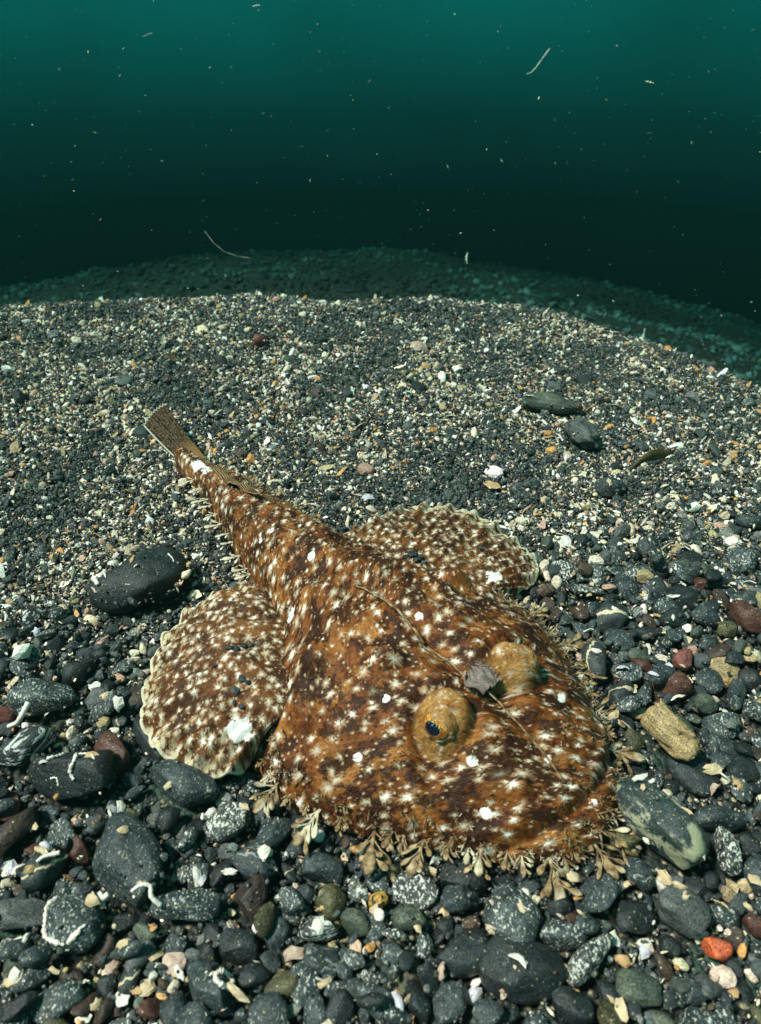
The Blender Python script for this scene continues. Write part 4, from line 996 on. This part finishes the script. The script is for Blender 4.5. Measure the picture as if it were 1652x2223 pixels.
# medium pebbles left over from the packing
D = np.array(REST); n = len(D); t_, ti = tints(n, D[:, 1], np.ones(n) * .95)
pts = [D[:, :3]]; sz = [np.stack([D[:, 3], D[:, 3] * D[:, 4] / .78, D[:, 5] / .6], 1)]; tr = [np.stack([rng.normal(0, .35, n), rng.normal(0, .35, n), D[:, 6]], 1)]
sh = [rng.integers(0, NG, n)]; tn = [t_]; fl = [rng.random(n) ** 2]
# fine grains, several coats
def coat(n, r0, r1, lift, flake=.12, cfp=1.):
    x = rng.uniform(-.495, .495, n); y = rng.uniform(.045, .86, n); ok = inview(x, y, seabed(x, y))
    ok &= ~in_body_f(x, y, .97); x, y = x[ok], y[ok]; cf = coarse(x, y)
    i = np.clip(((x - GX0) / CELL).astype(int), 0, NXc - 1); j = np.clip(((y - GY0) / CELL).astype(int), 0, NYc - 1)
    out = FISHMASK[j, i] & (rng.random(len(x)) < .9); z = np.where(OCC[j, i] , HM[j, i], HM[j, i]); onb = OCC[j, i]
    keep = ~out & ~(onb & (rng.random(len(x)) < .988)) & ~(rng.random(len(x)) < cf * .5) & ~FISHMASK[j, i]
    x, y, z, cf = x[keep], y[keep], z[keep], cf[keep]; m = len(x)
    r_ = r0 + (r1 - r0) * rng.random(m) ** 2; t, ti = tints(m, y, cf * cfp, x)
    bright = ti >= 6; s_ = np.where(bright & (rng.random(m) < .8), rng.integers(NG, NG + 5, m), rng.integers(0, NG, m)); r_ = np.where(bright, r_ * 1.2, r_)
    pts.append(np.stack([x, y, z + r_ * lift * rng.uniform(.2, 1.5, m)], 1)); sz.append(r_[:, None] * rng.uniform(.75, 1.2, (m, 3)) * np.where((s_ >= NG)[:, None], [1.55, .9, 1.], [1., 1., 1.])); tr.append(np.stack([rng.normal(0, .6, m), rng.normal(0, .6, m), rng.uniform(0, 6.28, m)], 1))
    sh.append(s_); tn.append(t); fl.append(rng.random(m) * .8)
coat(390000, .0007, .0016, .5)
coat(46000, .0011, .0024, .6)
coat(12000, .0020, .0042, .5)
P = np.vstack(pts); print('grains', len(P))
scatter('gravel', P, np.vstack(sz), np.vstack(tr), np.concatenate(sh), np.vstack(tn), np.concatenate(fl), 'fine dark gravel with cream shell grit covering the seabed', 'gravel')
# rubble on the lower terrace beyond the crest
n = 60000; x = rng.uniform(-4.2, 4.2, n); y = rng.uniform(.6, 4.85, n); z = seabed(x, y); px, py, dd = proj(x, y, z); ok = (z < -.12) & (px > -400) & (px < 2050) & (py > 300) & (py < 1000); x, y, z = x[ok], y[ok], z[ok]; n = len(x)
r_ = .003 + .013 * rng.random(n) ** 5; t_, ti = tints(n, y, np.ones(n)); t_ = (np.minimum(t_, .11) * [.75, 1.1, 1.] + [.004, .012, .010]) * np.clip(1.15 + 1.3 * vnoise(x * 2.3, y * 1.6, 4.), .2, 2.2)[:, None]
scatter('rubble', np.stack([x, y, z + r_ * .3], 1), r_[:, None] * rng.uniform(.7, 1.2, (n, 3)), np.stack([rng.normal(0, .4, n), rng.normal(0, .4, n), rng.uniform(0, 6.28, n)], 1), rng.integers(0, NG + 5, n), t_, np.full(n, .4), 'scattered rubble on the dim lower seabed beyond the crest', 'rubble')

for px, py, wpx, sd_, lab in ((556, 604, 62, 61, 'dark rock alone on the dim lower seabed'), (768, 632, 66, 62, 'black rock just beyond the gravel crest'), (1195, 655, 50, 63, 'dim rock beyond the crest above the greenish stone')):
    dd_ = ray(px, py); t_ = .9
    while t_ < 9 and CAM_H + dd_.z * t_ > float(seabed(dd_.x * t_, dd_.y * t_)): t_ += .01
    p = Vector((0, 0, CAM_H)) + dd_ * t_; a = wpx * mpp(p) / 2
    o = obj('rock', pebble_mesh('rock', sd_, 3, cuts=8, rough=.1, flat=.5, wide=.8), ST['black']); o.location = p; o.scale = (a, a * .8, a * .9); tag(o, lab, 'rock')

# ------------------------------------------------------------------ drifting specks in the water
v = []; f = []
pr = random.Random(5)
for i in range(900):
    px, py = pr.uniform(-150, W0 + 150), pr.uniform(-60, 900) if i < 850 else pr.uniform(700, 1300)
    d = ray(px, py); dist = pr.uniform(.30, 2.2) if i < 850 else pr.uniform(.12, .35)
    p = cam.location + d * dist
    if p.z < float(seabed(p.x, p.y)) + .02: continue
    r_ = dist * pr.choice((.0003, .0004, .0004, .0005, .0006, .0009, .0015)) * pr.uniform(.7, 1.4); ax = Vector((pr.gauss(0, 1), pr.gauss(0, 1), pr.gauss(0, 1))).normalized()
    st_ = pr.choice((1, 1, 1.6, 2.5, 4.5)); sd_ = ax.cross(Vector((.3, .5, .8))).normalized(); nr = ax.cross(sd_); b = len(v)
    for q in ((ax * st_), (-ax * st_), sd_, -sd_, nr * .6, -nr * .6): v.append(p + q * (r_ / math.sqrt(st_)))
    f += [(b, b + 2, b + 4), (b, b + 4, b + 3), (b, b + 3, b + 5), (b, b + 5, b + 2), (b + 1, b + 4, b + 2), (b + 1, b + 3, b + 4), (b + 1, b + 5, b + 3), (b + 1, b + 2, b + 5)]
SNOW = NT('drifting_speck').fin((.60, .60, .48), .8, .1)
o = obj('marine_snow', mesh('marine_snow', v, f), SNOW); tag(o, 'pale specks drifting in the dark green water', 'marine snow', kind='stuff')
def drifter(pts, dist, rad, name, label, cat):
    dist *= 2.; rad *= 1.7
    P = [cam.location + ray(*p) * dist for p in pts]; n = 26; q = np.linspace(0, len(P) - 1, n)
    out = [P[min(int(a), len(P) - 2)].lerp(P[min(int(a), len(P) - 2) + 1], a - min(int(a), len(P) - 2)) for a in q]; b = out[0].copy()
    k_ = rr.uniform(0, 9); blob = 'speck' in name
    o = obj(name, tube([p - b for p in out], [rad * (math.sin(PI * (i + .4) / n) ** .6 * (.7 + .35 * math.sin(i * .8 + k_)) if blob else .35 + .5 * abs(math.sin(i * .55 + k_))) for i in range(n)], 7, flatten=.5), SNOW); o.location = b; tag(o, label, cat)
drifter([(1143, 160), (1152, 158), (1162, 148), (1175, 130), (1194, 104)], .5, .0006, 'plankton_thread', 'wavy translucent plankton thread hanging in open water', 'plankton')
drifter([(445, 502), (462, 525), (485, 545), (515, 556), (545, 560)], .5, .00025, 'plankton_thread', 'long curved hair thin plankton thread above the crest', 'plankton')
drifter([(310, 80), (322, 74), (332, 71)], .5, .0006, 'plankton_thread', 'short stout plankton sliver high in the water', 'plankton')
drifter([(1015, 548), (1012, 560), (1014, 572)], .5, .0012, 'plankton_speck', 'plump pale plankton speck hovering above the crest', 'plankton')
drifter([(353, 640), (353.5, 690), (355, 735)], .45, .00014, 'plankton_thread', 'fine upright thread holding a pale clump', 'plankton')
drifter([(355, 735), (356, 741), (355, 748)], .45, .0014, 'plankton_speck', 'tan clump dangling from an upright thread', 'plankton')
drifter([(1388, 748), (1395, 735), (1400, 712)], .55, .0012, 'plankton_speck', 'blurry tan flake drifting over the slope', 'plankton')
drifter([(548, 14), (566, 11)], .4, .0013, 'plankton_speck', 'pale tan flake drifting highest in the water', 'plankton')
drifter([(1400, 176), (1420, 181)], .4, .0012, 'plankton_speck', 'tan flake drifting beyond the wavy thread', 'plankton')

# ------------------------------------------------------------------ the water itself
bm = bmesh.new(); bmesh.ops.create_cube(bm, size=1)
for q in bm.verts: q.co = Vector((q.co.x * 9.4, q.co.y * 6.6 + 1.75, q.co.z * 8.0 - 4.0 + .42))
me = bpy.data.meshes.new('haze'); bm.to_mesh(me); bm.free()
hm = bpy.data.materials.new('sea_water'); hm.use_nodes = True; ht = hm.node_tree; ht.nodes.clear()
ho = ht.nodes.new('ShaderNodeOutputMaterial'); pv = ht.nodes.new('ShaderNodeVolumePrincipled'); ht.links.new(pv.outputs[0], ho.inputs['Volume'])
pv.inputs['Color'].default_value = (.002, .008, .007, 1); pv.inputs['Density'].default_value = 1.35; pv.inputs['Absorption Color'].default_value = (.21, .44, .42, 1)
haze = obj('haze', me); me.materials.append(hm); tag(haze, 'clear green sea water', 'water', kind='stuff')
